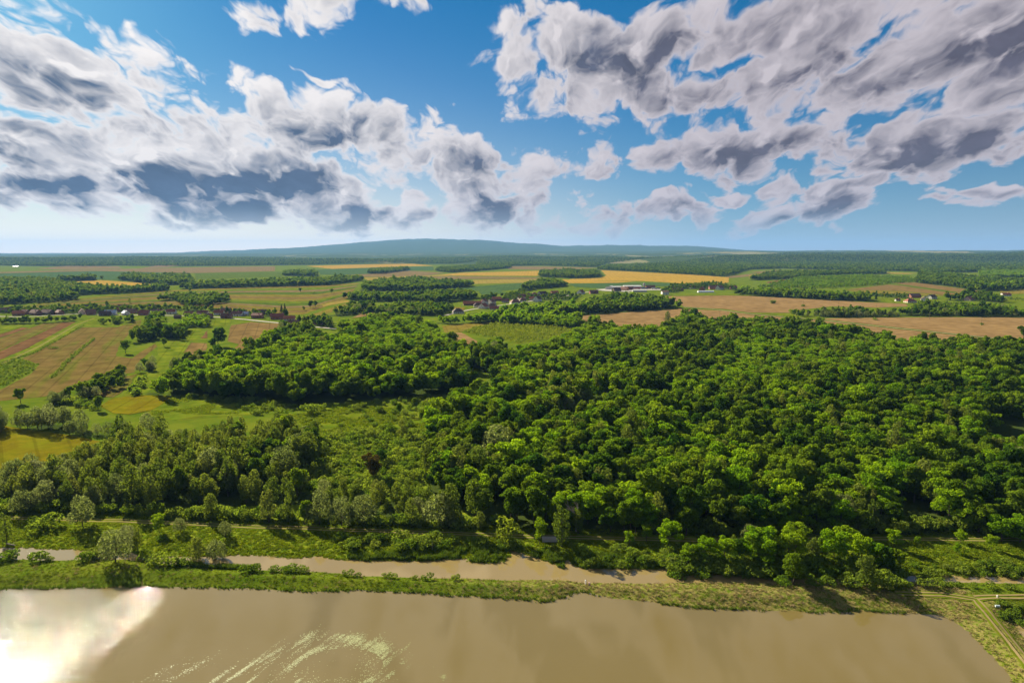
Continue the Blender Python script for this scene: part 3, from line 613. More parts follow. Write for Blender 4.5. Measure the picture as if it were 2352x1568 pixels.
field('red', A((0, 1072), (370, 905), (530, 826), (650, 820), (560, 870), (330, 1000), (0, 1142), (-150, 1190), (-150, 1130)), 'reddish ploughed strip beside the field lane', rowsA)
field('soilgreen', A((0, 966), (370, 834), (526, 826), (400, 885), (0, 1064), (-150, 1120), (-150, 1000)), 'sprouting brown strip below the orchards', rowsA)
field('red', A((-150, 960), (0, 926), (190, 868), (250, 872), (0, 958), (-150, 990)), 'short reddish strip below the orchards', rowsA)
field('lime', A((0, 842), (200, 850), (180, 866), (0, 918), (-100, 930), (-100, 850)), 'bright mown grass below the orchards', rowsA)
field('lime', A((0, 1172), (640, 824), (830, 782), (870, 790), (700, 858), (300, 1075), (170, 1118), (0, 1192)), 'green grassy field lane', rowsA)
field('lime', A((700, 858), (860, 792), (1000, 852), (1110, 800), (1200, 770), (1200, 790), (1000, 862)), 'bright lawn below the metal roofs')
field('lime', A((1590, 880), (1700, 882), (1720, 960), (1620, 985), (1550, 1090), (1440, 1190), (1400, 1330), (1240, 1420), (1040, 1450), (1100, 1375), (1170, 1262), (1290, 1240), (1340, 1130), (1330, 1010), (1440, 960), (1560, 960)), 'bright meadow running down from the village', ('A', (1240, 1400), (1600, 900)))
field('soil', A((1620, 997), (1755, 1002), (1750, 1060), (1640, 1100), (1558, 1086)), 'small brown plot on the bright meadow')
field('red', A((1700, 960), (1760, 890), (1755, 960)), 'tiny brown plot beside the dark trees')
field('soil', V('A', (1950, 880), (1960, 850), (2120, 826)) + V('B', (0, 822), (250, 838), (220, 880), (0, 1020)) + V('A', (2200, 1010), (2000, 1080), (1960, 1080), (2030, 1010), (1930, 985)), 'brown field beside the village street', ('A', (2060, 1060), (2150, 830)))
field('soilgreen', A((690, 1425), (900, 1330), (1160, 1262), (1090, 1372), (960, 1462), (860, 1455)), 'tan sprouting plot between hedge and meadow', ('A', (900, 1460), (1150, 1265)))
field('yellow', V('E', (850, 262), (940, 202), (1170, 168), (1470, 180), (1290, 300), (1100, 335), (960, 325)), 'dry yellow meadow beside the slope wood')
field('yellow', V('E', (-150, 420), (0, 424), (250, 464), (620, 512), (850, 562), (700, 625), (440, 792), (200, 838), (0, 935), (-150, 960)), 'wide dry yellow meadow before the willow row')
field('lime', V('E', (1290, 300), (1470, 182), (1900, 180)) + V('F', (100, 330), (400, 330), (860, 240), (1000, 260), (1560, 300), (1470, 480), (1180, 490), (880, 500), (600, 540), (390, 430), (200, 330)) + V('E', (2000, 340), (1500, 390), (1200, 330)), 'weedy bright meadow with scattered bushes', ('F', (400, 400), (1400, 250)))
field('lime', V('E', (1060, 570), (880, 650), (480, 830), (200, 870), (240, 840), (450, 800), (700, 630), (850, 570)), 'weedy green margin of the dry meadow')
# strip fields behind the left village
Tc = [(-60, 712), (55, 703), (190, 685), (393, 667), (574, 659), (740, 655), (826, 650)]
Bc = [(-60, 716), (90, 713), (300, 699), (420, 703), (560, 714), (680, 728), (795, 688)]
def lerp(f, a=0.0, b=1.0, n=14):
    out = []
    for k in range(n+1):
        s = (a+(b-a)*k/n)*(len(Tc)-1); i = min(int(s), len(Tc)-2); q = s-i
        t = [Tc[i][j]*(1-q)+Tc[i+1][j]*q for j in (0, 1)]; bb = [Bc[i][j]*(1-q)+Bc[i+1][j]*q for j in (0, 1)]
        out.append((t[0]*(1-f)+bb[0]*f, t[1]*(1-f)+bb[1]*f))
    return out
strip_kinds = ['tan', 'lime', 'greytan', 'green', 'tan', 'soil', 'tan', 'lime', 'green', 'greytan', 'tan', 'soil', 'tan']
edges = np.linspace(0, 1, len(strip_kinds)+1)
for k, kd in enumerate(strip_kinds):
    a, b = edges[k]+.006, edges[k+1]-.006
    field(kd, lerp(a) + lerp(b)[::-1], ['ripening tan', 'bright green', 'grey fallow', 'green', 'pale tan', 'brown ploughed', 'yellowish tan', 'lime green', 'leafy green', 'dull fallow', 'straw coloured', 'dark brown', 'tan'][k] + ' strip among the narrow fields behind the left village', ((190, 700), (700, 672)))
field('tan', V('B', (420, 790), (640, 720), (840, 655), (840, 690), (600, 770)), 'tan plot in the hollow behind the village')
field('straw', V('B', (590, 668), (830, 636), (846, 650), (620, 690)), 'yellowish strip above the hollow')
field('pale', V('B', (860, 790), (1000, 720), (1120, 700), (1000, 770)), 'pale brown plot between the two villages')
field('soil', V('B', (1450, 660), (1600, 668), (1590, 690), (1440, 690)), 'brown plot behind the gardens'); field('tan', V('B', (1720, 695), (1830, 700), (1800, 730), (1730, 720)), 'tan plot beside the long barn roof')
field('green', V('B', (640, 950), (790, 948), (780, 985), (640, 985)), 'bright green gap in the slope wood')
field('tan', V('B', (1625, 855), (1900, 828), (2100, 824), (2250, 862), (1940, 862), (1800, 905), (1650, 912)), 'tan half of the clearing in the wood')
field('pale', V('B', (1640, 918), (1790, 910), (1930, 985), (1900, 1060), (1700, 1050), (1640, 980)), 'bare brown half of the clearing in the wood')
field('lime', V('B', (1790, 905), (1930, 858), (2250, 800)) + V('C', (200, 785), (480, 845), (650, 900), (450, 965), (150, 1005), (0, 965)) + V('B', (2000, 950)), 'bright weedy ground of the young plantation')
# plain behind
field('wheat', A((515, 488), (700, 476), (860, 468), (1150, 488), (1390, 512), (1130, 546), (1000, 548), (820, 536), (640, 512)), 'ripe golden wheat field beside the dark tree row')
field('blue', A((-200, 440), (0, 412), (800, 392), (1600, 408), (1650, 470), (1400, 470), (900, 465), (400, 440), (0, 460)), 'wide dull green crop on the left of the plain')
field('greytan', A((-200, 412), (0, 398), (900, 375), (1700, 358), (2331, 350), (2331, 392), (1650, 408), (800, 390), (0, 410)), 'wide grey tan field at the back of the plain')
field('green', V('A', (1650, 410)) + V('B', (270, 395), (270, 440), (0, 445)) + V('A', (2000, 450), (1660, 468)), 'green crop beside the belt on the plain')
field('wheat', V('B', (470, 348), (900, 336), (1350, 327), (1560, 345), (1200, 355), (700, 372)), 'orange ripe field at the back of the plain')
field('blue', V('B', (560, 378), (1200, 358), (1550, 352), (1560, 385), (1100, 390), (1000, 415), (800, 425), (600, 420)), 'blue green crop before the orange field')
field('greytan', V('B', (800, 425), (1000, 415), (1350, 388), (1650, 405), (1500, 428), (1200, 440), (970, 440)), 'grey fallow before the long copse')
field('straw', V('B', (960, 445), (1500, 430), (1800, 402)) + V('C', (330, 395), (330, 430), (0, 432)) + V('B', (1700, 430), (1300, 450), (1000, 470)), 'pale yellow grain before the far copse')
field('wheat', V('B', (1600, 428), (1800, 408)) + V('C', (330, 388), (340, 425), (300, 432), (0, 430)), 'golden wheat left of the inner copse')
field('greytan', V('B', (1480, 442), (1700, 434)) + V('C', (350, 445), (300, 456), (0, 458)) + V('B', (1900, 458), (1600, 460)), 'grey brown strip below the wheat')
field('straw', V('B', (1890, 465)) + V('C', (400, 455), (560, 470), (560, 490), (180, 490)) + V('B', (2200, 492), (1890, 500)), 'pale straw strip below the grey strip')
field('blue', V('B', (1600, 552), (1900, 522)) + V('C', (190, 490), (180, 545), (0, 560)) + V('B', (2200, 580), (1960, 590), (1940, 560)), 'blue green crop behind the right village')
field('wheat', V('C', (855, 382), (1300, 405), (1700, 425), (1940, 445), (1940, 480), (1900, 508), (1600, 498), (1200, 475), (850, 472), (560, 470), (600, 458), (850, 448), (900, 430)), 'large golden wheat field curving over the rise')
field('wheat', V('C', (530, 460), (850, 474), (1150, 478), (1000, 490), (570, 495)), 'narrow golden strip before the large wheat field')
field('blue', V('C', (580, 500), (900, 492), (1300, 488), (1600, 500), (1520, 520), (1100, 520), (880, 540), (640, 525)), 'blue green crop behind the white halls')
field('greytan', V('C', (1900, 440), (2200, 405)) + V('D', (0, 400), (280, 380), (240, 392), (0, 420)) + V('C', (2200, 430), (1960, 450)), 'brown field edge curving along the far wood')
field('straw', V('D', (0, 425), (240, 392), (500, 378), (780, 395), (760, 405), (300, 400), (100, 440), (0, 455)), 'pale field on the far rise')
field('straw', V('D', (1165, 400), (1430, 408), (1340, 416), (1170, 412)), 'yellow sliver in the far woods')
field('greytan', V('C', (380, 352), (820, 362), (700, 372), (300, 380), (60, 372), (100, 350)), 'grey field behind the inner copse')
field('blue', V('C', (1750, 385), (1900, 362), (2200, 345), (2250, 352), (2000, 390), (1850, 400)), 'blue green clearing in the far woods')
field('green', V('C', (960, 332), (1180, 306), (1380, 304), (1350, 330), (1180, 345)), 'green clearing in the far woods')
field('pale', V('C', (590, 280), (740, 272), (700, 292)), 'pale far clearing below the ridge'); field('pale', V('C', (930, 275), (1050, 268), (1000, 290)), 'pale far clearing beside the red roofs'); field('pale', V('C', (1330, 270), (1480, 272), (1400, 282)), 'pale far field on the ridge')
field('greytan', A((300, 370), (560, 346), (1000, 350), (1040, 368), (600, 380)), 'fallow field below the left hills'); field('greytan', A((1180, 370), (1400, 330), (1600, 335), (1400, 360)), 'fallow slope below the left hills')
# right
field('pale', V('C', (640, 770), (1000, 745), (1350, 722), (1560, 708), (1900, 728)) + V('D', (0, 758), (560, 806), (1300, 886), (2140, 975), (2400, 1010), (2331, 1100), (1500, 1080), (0, 950)) + V('C', (1800, 930), (1200, 920), (800, 850)), 'bare pale field between wood and field path', ('C', (700, 780), (1550, 708)))
field('pale', V('C', (1400, 605), (1900, 598)) + V('D', (0, 602), (700, 640), (1000, 655), (1330, 668), (1340, 690), (1070, 700), (700, 690), (430, 720), (370, 745), (0, 742)) + V('C', (1900, 712), (1560, 692), (1500, 650), (1380, 610)), 'bare pale field beyond the field path', ('C', (1500, 640), (2300, 650)))
field('pale', V('D', (640, 792), (1070, 786), (1600, 782), (2331, 784), (2600, 790), (2600, 985), (2400, 985), (2140, 962), (1300, 872), (640, 800)), 'bare pale field below the tree belt', ('D', (700, 800), (2300, 830)))
field('lime', V('C', (1380, 600), (1500, 580), (1960, 578), (2200, 600), (1900, 597)), 'grass margin before the farm gardens')
field('lime', V('D', (100, 752), (360, 748), (640, 785), (560, 798)), 'grass tongue beside the field path')
field('soil', V('D', (820, 548), (1180, 505), (1400, 520), (1950, 598), (1700, 600), (1300, 560)), 'brown slope field behind the hamlet', ('D', (900, 530), (1900, 590)))
field('green', V('D', (1200, 500), (1400, 515), (1760, 570), (1740, 578), (1380, 528)), 'green stripe across the brown slope', ('D', (1200, 500), (1750, 575)))
field('soil', V('D', (1200, 490), (1400, 486), (1850, 545), (1950, 560), (1950, 585), (1780, 570)), 'upper brown slope field behind the hamlet', ('D', (1200, 490), (1900, 570)))
field('tan', V('D', (820, 552), (1300, 564), (1700, 605), (1350, 590), (1000, 580)), 'tan strip above the hamlet orchard')
field('lime', V('D', (1030, 600), (1330, 625), (1700, 625), (1640, 650), (1330, 668), (1060, 655)), 'bright meadow around the hamlet')
field('lime', V('D', (2140, 640), (2331, 590), (2500, 580), (2500, 640), (2200, 650)), 'yellow green field beyond the hamlet')
field('tan', V('D', (1945, 450), (2200, 452), (2170, 468), (1960, 470)), 'tan clearing in the wood behind the hamlet'); field('tan', V('D', (2220, 500), (2400, 495), (2400, 515), (2220, 516)), 'small tan clearing at the right')
field('tan', V('D', (2120, 555), (2500, 545), (2500, 580), (2140, 585)), 'tan strip behind the small white house'); field('red', V('D', (140, 485), (310, 458), (320, 465), (180, 495)), 'small reddish patch in the young wood')
field('lime', V('Z3', (1580, 500), (1900, 480), (1850, 520), (1620, 520)), 'mown lawn below the white gables'); field('lime', V('Z3', (1290, 390), (1390, 385), (1380, 430), (1300, 430)), 'bright garden lawn between white houses')
field('lime', V('Z3', (660, 490), (800, 510), (740, 530), (680, 520)), 'small lawn beside the long barn')
field('lime', V('A', (1800, 800), (1960, 800), (1950, 850), (1780, 860)), 'yellowish garden below the village street')

# the farmland goes on to both sides
rs = random.Random(5)
for sd in (-1, 1):
    for (y0, y1, n) in ((612, 622, 3), (626, 640, 3), (646, 668, 3), (676, 704, 3), (716, 752, 2), (770, 840, 2)):
        for q in range(n):
            a, b = (-110-q*230, -110-(q+1)*230+14) if sd < 0 else (2470+q*230, 2470+(q+1)*230-14)
            if sd > 0 and y0 > 760: continue
            t_ = rs.uniform(-.12, .12)*(y1-y0)
            field(rs.choice(['soil', 'tan', 'green', 'lime', 'straw', 'greytan', 'pale', 'yellow']), [(a, y0+t_), (b, y0-t_), (b, y1-t_), (a, y1+t_)], ['brown', 'green', 'tan'][q] + ' field lying past the %s' % ('village' if sd < 0 else 'hamlet'))
# ------------------------------------------------------------------ roads and tracks
def ribbon(name, line, width, z, mat, label=None, parent=None, follow=False, kind='structure'):
    p = np.asarray(line, float); t = np.gradient(p, axis=0); n = np.stack([-t[:, 1], t[:, 0]], 1); n /= np.linalg.norm(n, axis=1)[:, None]
    wv = width/2*(1+.25*(R.random(len(p))-.5))[:, None]
    a, b = p+n*wv, p-n*wv
    za = height(a[:, 0], a[:, 1])+z if follow else np.full(len(p), z); zb = height(b[:, 0], b[:, 1])+z if follow else np.full(len(p), z)
    v = np.concatenate([np.column_stack([a, za]), np.column_stack([b, zb])]); m = len(p)
    f = [(i, m+i, m+i+1, i+1) for i in range(m-1)]
    me = mesh_np(name, v, f, mat); o = link(name, me, parent)
    return props(o, label, kind=kind if label else None)
def offset(line, d):
    p = np.asarray(line, float); t = np.gradient(p, axis=0); n = np.stack([-t[:, 1], t[:, 0]], 1); n /= np.linalg.norm(n, axis=1)[:, None]
    return p+n*d
M_VERGE = FIELD['lime']
tr = ribbon('dirt_track', dense(TRACK, 1.5, .15, 41), 3.6, .10, M_VERGE, 'grassy farm track with two pale wheel ruts behind the ditch', follow=True)
for s in (-.85, .85): ribbon('wheel_rut', offset(dense(TRACK, 1.5, .12, 43), s), .5, .17, M_RUT, None, tr, True)
road1 = dense(W(V('Z1', (-300, 330), (400, 345), (1180, 300), (1560, 310)) + V('Z2', (100, 235), (420, 240), (700, 245), (1100, 262), (1450, 292), (1830, 332), (2080, 365), (2300, 382), (2500, 400))), 12)
ribbon('village_road', road1, 6.0, .32, M_ASPH, 'pale village street through the left village')
road2 = dense(W(V('Z3', (300, 640), (580, 570), (740, 540), (900, 515), (1300, 460), (1600, 420), (1870, 370), (2120, 345)) + V('Z4', (300, 225), (700, 240), (1200, 330))), 15)
ribbon('village_road', road2, 5.0, .36, M_ASPH, 'pale winding lane through the right village')
fp = dense(W(V('C', (1555, 696), (1800, 714)) + V('D', (0, 753), (560, 802), (1300, 881), (2140, 968), (2500, 1006))), 12)
ribbon('field_path', fp, 6.5, .42, FIELD['lime'], 'grass edged path across the bare pale fields')
ribbon('field_path', fp, 3.0, .50, M_GRAVEL, 'straight pale gravel path across the bare fields')
lane = dense(W(V('A', (0, 1180), (330, 1030), (640, 850), (800, 790))), 8)
lo = ribbon('field_lane', lane, 3.2, .25, FIELD['lime'], 'rutted grass lane between the ploughed strips')
for s in (-.8, .8): ribbon('wheel_rut', offset(lane, s), .6, .29, M_RUT, None, lo)
bank = dense(W(V('L', (1250, 790), (1650, 800), (1920, 845), (2030, 960), (2150, 1110), (2331, 1330), (2600, 1650)), 1.2), 2.0)
bo = ribbon('bank_track', bank, 3.4, .12, M_VERGE, 'two wheel track along the corner of the pond bank', follow=True)
for s in (-.8, .8): ribbon('wheel_rut', offset(bank, s), .55, .20, M_RUT, None, bo, True)
side = dense(W(V('L', (1925, 838), (2100, 820), (2331, 812), (2700, 800)), 1.0), 2.0)
so_ = ribbon('side_track', side, 3.2, .14, M_VERGE, 'two wheel track leaving the pond bank to the side', follow=True)
for s in (-.8, .8): ribbon('wheel_rut', offset(side, s), .6, .22, M_RUT, None, so_, True)
# ------------------------------------------------------------------ trees: one mesh set per kind, shared by all its copies
def leaves(lobes, size, rng, outward=.9, keep=.82, flat=.6):
    """leaf sprays (small rhombs) over the skins of many lobes; lobes: (centre, radii, number)"""
    C = np.array([l[0] for l in lobes]); S = np.array([l[1] for l in lobes]); VV = []; 
    for i, (c, r, n) in enumerate(lobes):
        d = rng.normal(size=(n, 3)); d /= np.linalg.norm(d, axis=1)[:, None]
        p = np.asarray(c) + d*np.asarray(r)*(.70+.36*rng.random((n, 1)))
        q = (p[:, None, :]-C[None])/S[None]; q = (q**2).sum(2); q[:, i] = 9
        ok = (q > keep**2).all(1); p, d = p[ok], d[ok]
        nn = d*outward + rng.normal(size=p.shape)*.55; nn /= np.linalg.norm(nn, axis=1)[:, None]
        a = np.cross(nn, rng.normal(size=p.shape)); a /= np.linalg.norm(a, axis=1)[:, None]; b = np.cross(nn, a)
        s = size*(.6+.8*rng.random((len(p), 1)))
        VV.append(np.stack([p+a*s, p+b*s*flat+nn*s*.12, p-a*s, p-b*s*flat+nn*s*.12], 1))
    v = np.concatenate(VV).reshape(-1, 3); f = np.arange(len(v)).reshape(-1, 4)
    return v, f
def crown_lobes(kind, rng, h, r, n):
    L = []
    if kind == 'oak':
        nd = int(rng.integers(4, 8)); zc, rz = h*.58, h*.36
        for q in range(nd):        # several leaders, each a small dome of its own
            a = rng.random()*6.283; off = r*(.15+.48*rng.random()); R0 = r*(.34+.26*rng.random())
            dc = np.array([off*math.cos(a), off*math.sin(a), h*(.44+.34*rng.random())-off*.25])
            for k in range(6):
                d = rng.normal(size=3); d /= np.linalg.norm(d); d[2] = abs(d[2]) if k % 3 else d[2]*.7
                s = R0*(.34+.26*rng.random()); L.append((dc+d*R0*np.array([.8, .8, .95]), np.array([s, s, s*.78])))
        L.append((np.array([0, 0, h*.5]), np.array([r*.5, r*.5, h*.25])))
    elif kind == 'acacia':
        m = 20
        for k in range(m):
            z = h*(.34+.60*(k/m)**.8); rr = r*math.sqrt(max(.08, 1-((z/h-.52)/.56)**2))*(.35+.6*rng.random()); a = rng.random()*6.283
            s = r*(.30+.20*rng.random()); L.append((np.array([rr*math.cos(a), rr*math.sin(a), z]), np.array([s, s, s*.50])))
    elif kind == 'willow':
        m = 20
        for k in range(m):
            a = rng.random()*6.283; q = math.sqrt(rng.random()); z = h*(.30+.52*(1-q**2)+.05*rng.random()); s = r*(.26+.16*rng.random())
            L.append((np.array([q*r*.78*math.cos(a), q*r*.78*math.sin(a), z]), np.array([s, s, s*1.45])))
        L.append((np.array([0, 0, h*.45]), np.array([r*.6, r*.6, h*.32])))
    elif kind == 'alder':
        m = 20
        for k in range(m):
            z = h*(.20+.72*(k+.5)/m); rr = r*(math.sin(math.pi*min(.97, max(.12, (z/h-.02)**1.05)))**.7)*.62*(.5+.6*rng.random()); a = rng.random()*6.283
            s = r*(.36+.18*rng.random())*(1.05-.35*z/h); L.append((np.array([rr*math.cos(a), rr*math.sin(a), z]), np.array([s, s, s*1.15])))
    elif kind in ('shrub', 'sapling'):
        m = 9
        for k in range(m):
            a = rng.random()*6.283; q = math.sqrt(rng.random())*r*.7; s = r*(.34+.2*rng.random())
            L.append((np.array([q*math.cos(a), q*math.sin(a), h*(.22+.5*rng.random())]), np.array([s, s, s*.85*h/r*.6])))
    elif kind == 'spruce':
        for k in range(14):
            z = h*(.10+.86*k/14); s = r*(1-k/14.5)
            for j in range(5):
                a = rng.random()*6.283; L.append((np.array([s*.55*math.cos(a), s*.55*math.sin(a), z]), np.array([s*.5+.1, s*.5+.1, h*.045])))
    tot = sum((l[1][0]*l[1][2]) for l in L)
    return [(c, s, max(4, int(n*s[0]*s[2]/tot))) for c, s in L]
KIND = {  # height, crown radius, leaf sprays, spray size | far sprays, far size
    'oak': (14.5, 5.2, 3600, .42, 480, 1.05), 'acacia': (12.5, 4.4, 2700, .40, 420, .95), 'willow': (11.5, 4.8, 3800, .33, 420, .95),
    'alder': (13.5, 3.7, 2600, .34, 360, .85), 'shrub': (2.9, 2.1, 620, .26, 90, .62), 'sapling': (2.6, 1.1, 260, .22, 60, .5), 'spruce': (17, 3.4, 1800, .42, 300, 1.2)}
LEAF = {'oak': foliage('oak_leaves', (.042, .108, .009), (.155, .235, .014), .56), 'acacia': foliage('locust_leaves', (.120, .245, .008), (.205, .320, .010), .58),
        'willow': foliage('willow_leaves', (.135, .170, .052), (.20, .23, .085), .55, (1.1, 1.1, .7)), 'alder': foliage('alder_leaves', (.095, .150, .022), (.175, .22, .042), .55),
        'shrub': foliage('shrub_leaves', (.095, .170, .016), (.180, .245, .034), .52), 'sapling': foliage('sapling_leaves', (.16, .22, .02), (.24, .29, .04), .5),
        'spruce': foliage('spruce_needles', (.018, .042, .016), (.030, .060, .022), .15)}
TRUNK_H = {'oak': .62, 'acacia': .62, 'willow': .55, 'alder': .75, 'shrub': .5, 'sapling': .6, 'spruce': .9}
PROTO = {}
def trunk_mesh(kind, h, r, seed):
    rng = random.Random(seed); mb = MB(); top = h*TRUNK_H[kind]; rad = max(.04, h*.021)
    p = Vector((0, 0, -.6)); n = 4; stems = 1 if kind not in ('shrub', 'willow') else 3
    for s in range(stems):
        q = Vector((0, 0, -.6)); lean = Vector((rng.uniform(-.2, .2), rng.uniform(-.2, .2), 0))*(2.0 if stems > 1 else .5)
        for k in range(n):
            z1 = -.6+(top+.6)*(k+1)/n; w = Vector((lean.x*z1*.6+rng.uniform(-.02, .02)*h, lean.y*z1*.6+rng.uniform(-.02, .02)*h, z1))
            mb.tube(q, w, rad*(1-.2*k)/stems**.5, rad*(1-.2*(k+1))/stems**.5, 6, False)
            if k >= 1 and kind not in ('shrub', 'sapling'):
                for j in range(2):
                    a = rng.random()*6.283; e = w+Vector((math.cos(a)*r*.55, math.sin(a)*r*.55, h*.14)); mb.tube(w, e, rad*.4, rad*.12, 4, False)
            q = w
    return mb.mesh('trunk', M_BARK)
for ki, (kind, (h, r, n, s, nf, sf)) in enumerate(KIND.items()):
    near, far, tk = [], [], []
    for var in range(7 if kind == 'oak' else 5 if kind != 'spruce' else 2):
        rng = np.random.default_rng(100*ki+var)
        hh, rr = h*(.9+.2*rng.random()), r*(.88+.24*rng.random())
        v, f = leaves(crown_lobes(kind, rng, hh, rr, n), s, rng); near.append(mesh_np('crown', v, f, LEAF[kind]))
        v, f = leaves(crown_lobes(kind, rng, hh, rr, nf), sf, rng, .9, .7, .75); far.append(mesh_np('crown', v, f, LEAF[kind]))
        tk.append(trunk_mesh(kind, hh, rr, 17*ki+var))
    PROTO[kind] = (near, far, tk)
NAME = {'oak': 'oak_tree', 'acacia': 'locust_tree', 'willow': 'willow_tree', 'alder': 'alder_tree', 'shrub': 'shrub', 'sapling': 'sapling', 'spruce': 'spruce_tree'}
LOOK = {'oak': 'broad dark green tree', 'acacia': 'light yellow green tree', 'willow': 'grey green willow tree', 'alder': 'narrow mid green tree', 'shrub': 'rounded green bush', 'sapling': 'small pale green sapling', 'spruce': 'dark pointed conifer'}
def set_tree(kind, x, y, scale, label, group=None, rot=None, var=None, z=None, tall=1.0, parts=True):
    near, far, tk = PROTO[kind]; var = int(R.integers(len(near))) if var is None else var % len(near)
    rot = R.random()*6.283 if rot is None else rot
    zz = float(height(x, y)[0]) if z is None else z
    sc = (scale*(.88+.26*R.random()), scale*(.88+.26*R.random()), scale*tall)
    if parts:
        o = bpy.data.objects.new(NAME[kind], None); COL.objects.link(o); o.empty_display_size = .1
        link('crown', near[var], o); link('trunk' if kind != 'shrub' else 'stem', tk[var], o)
    else: o = link(NAME[kind], near[var])
    o.location = (x, y, zz); o.rotation_euler = (0, 0, rot); o.scale = sc
    return props(o, label, 'bush' if kind == 'shrub' else 'sapling' if kind == 'sapling' else 'tree', group)

# --- sample the woods
PL = {k: [] for k in KIND}
for wi, (poly, sp, mix, ph, size, row) in enumerate(WOODS):
    p = np.asarray(poly); x0, y0 = p.min(0); x1, y1 = p.max(0)
    y1 = min(y1, 8200.0)
    gx, gy = np.meshgrid(np.arange(x0, x1+sp, sp), np.arange(y0, y1+sp, sp*.9))
    gx = gx + (np.arange(gx.shape[0])[:, None] % 2)*sp*.5
    j = .16 if row else .46
    gx = gx+(R.random(gx.shape)-.5)*2*j*sp; gy = gy+(R.random(gy.shape)-.5)*2*j*sp
    gx, gy = gx.ravel(), gy.ravel()
    ok = inside(poly, gx, gy) & (np.abs(gx) < 1.25*(gy+60)) & (gy > 150)
    gx, gy = gx[ok], gy[ok]
    # keep the tracks and paths free
    ok = np.ones(len(gx), bool)
    for ln, wd in ((TRACK, 3.4), (road1, 5), (road2, 5), (fp, 5)):
        ok &= seg_dist(ln[::3], gx, gy) > wd
    gx, gy = gx[ok], gy[ok]
    gap = (vnoise(gx, gy, 23, 91) < .17) | (R.random(len(gx)) < .04) if sp > 5 else np.zeros(len(gx), bool)
    for g_ in GAPS: gap |= inside(g_, gx, gy) & (sp > 4)
    gx, gy = gx[~gap], gy[~gap]
    ks = list(mix); pr = np.array([mix[k] for k in ks]); pr = pr/pr.sum()
    rr = R.random(len(gx)); clump = vnoise(gx, gy, 38, 71); clump2 = vnoise(gx, gy, 16, 73)
    bright = np.zeros(len(gx), bool)
    if 'acacia' in mix and wi < FAR_WOODS:
        for b in BRIGHT: bright |= inside(b, gx, gy)
    rr = np.clip(rr*.45 + .55*np.clip((clump*.6+clump2*.4-.5)*1.9+.5, 0, .999), 0, .999)
    order = np.cumsum(pr)
    ids = np.searchsorted(order, rr)
    hv = vnoise(gx, gy, 30, 5)
    for i in range(len(gx)):
        k = ks[min(ids[i], len(ks)-1)]
        if bright[i] and k == 'oak' and R.random() < .88: k = 'acacia'
        sc = size*(.58+.42*R.random()**1.3+.36*hv[i]) if k not in ('shrub', 'sapling') else size*(.5+.9*R.random()**1.5)
        if bright[i]: sc *= .86
        if R.random() < .07 and k not in ('shrub', 'sapling') and sp < 7: sc *= 1.28      # some stand above the rest
        if k == 'shrub' and size < .9 and mix.get('shrub', 0) < .9: sc = .5+.7*R.random()
        PL[k].append((gx[i], gy[i], sc, wi))
MAXI = {'oak': 235, 'acacia': 260, 'willow': 270, 'alder': 275, 'shrub': 16, 'sapling': 295, 'spruce': 20}
COLS = {}
for kind in KIND:
    for lod in (0, 1):
        c = bpy.data.collections.new('%s_source_%d' % (kind, lod)); COLS[kind, lod] = c
        for i, me in enumerate(PROTO[kind][lod]):
            o = bpy.data.objects.new('%s_%d_%d' % (kind, lod, i), me); c.objects.link(o)
def scatter_group(coll):
    g = bpy.data.node_groups.new('scatter', 'GeometryNodeTree')
    g.interface.new_socket('Geometry', in_out='INPUT', socket_type='NodeSocketGeometry'); g.interface.new_socket('Geometry', in_out='OUTPUT', socket_type='NodeSocketGeometry')
    N, L = g.nodes, g.links
    i, o = N.new('NodeGroupInput'), N.new('NodeGroupOutput'); ci = N.new('GeometryNodeCollectionInfo'); ci.inputs['Collection'].default_value = coll
    ci.inputs['Separate Children'].default_value = True; ci.inputs['Reset Children'].default_value = True
    ip = N.new('GeometryNodeInstanceOnPoints'); ip.inputs['Pick Instance'].default_value = True
    def at(n, t):
        a = N.new('GeometryNodeInputNamedAttribute'); a.data_type = t; a.inputs['Name'].default_value = n; return a.outputs[0]
    L.new(i.outputs[0], ip.inputs['Points']); L.new(ci.outputs[0], ip.inputs['Instance']); L.new(at('idx', 'INT'), ip.inputs['Instance Index'])
    L.new(at('rot', 'FLOAT_VECTOR'), ip.inputs['Rotation']); L.new(at('scl', 'FLOAT_VECTOR'), ip.inputs['Scale']); L.new(ip.outputs[0], o.inputs[0])
    return g
GROUPS = {}
def scatter(name, pts, rot, scl, idx, coll, label, cat=None):
    me = bpy.data.meshes.new(name); me.vertices.add(len(pts)); me.vertices.foreach_set('co', np.asarray(pts, np.float32).ravel())
    me.attributes.new('rot', 'FLOAT_VECTOR', 'POINT').data.foreach_set('vector', np.asarray(rot, np.float32).ravel())
    me.attributes.new('scl', 'FLOAT_VECTOR', 'POINT').data.foreach_set('vector', np.asarray(scl, np.float32).ravel())
    me.attributes.new('idx', 'INT', 'POINT').data.foreach_set('value', np.asarray(idx, np.int32))
    o = link(name, me); md = o.modifiers.new('scatter', 'NODES')
    if coll.name not in GROUPS: GROUPS[coll.name] = scatter_group(coll)
    md.node_group = GROUPS[coll.name]
    return props(o, label, cat, kind='stuff')
STUFF = {'oak': ('oak_wood', 'mass of dark green trees filling the woods'), 'acacia': ('locust_wood', 'mass of light yellow green trees in the woods'), 'willow': ('willow_wood', 'grey green willows massed in far groves'),
         'alder': ('alder_wood', 'mid green narrow trees massed in far groves'), 'shrub': ('scrub', 'rank green scrub on meadows and verges'), 'sapling': ('plantation', 'pale green rows of young trees in the clearing')}
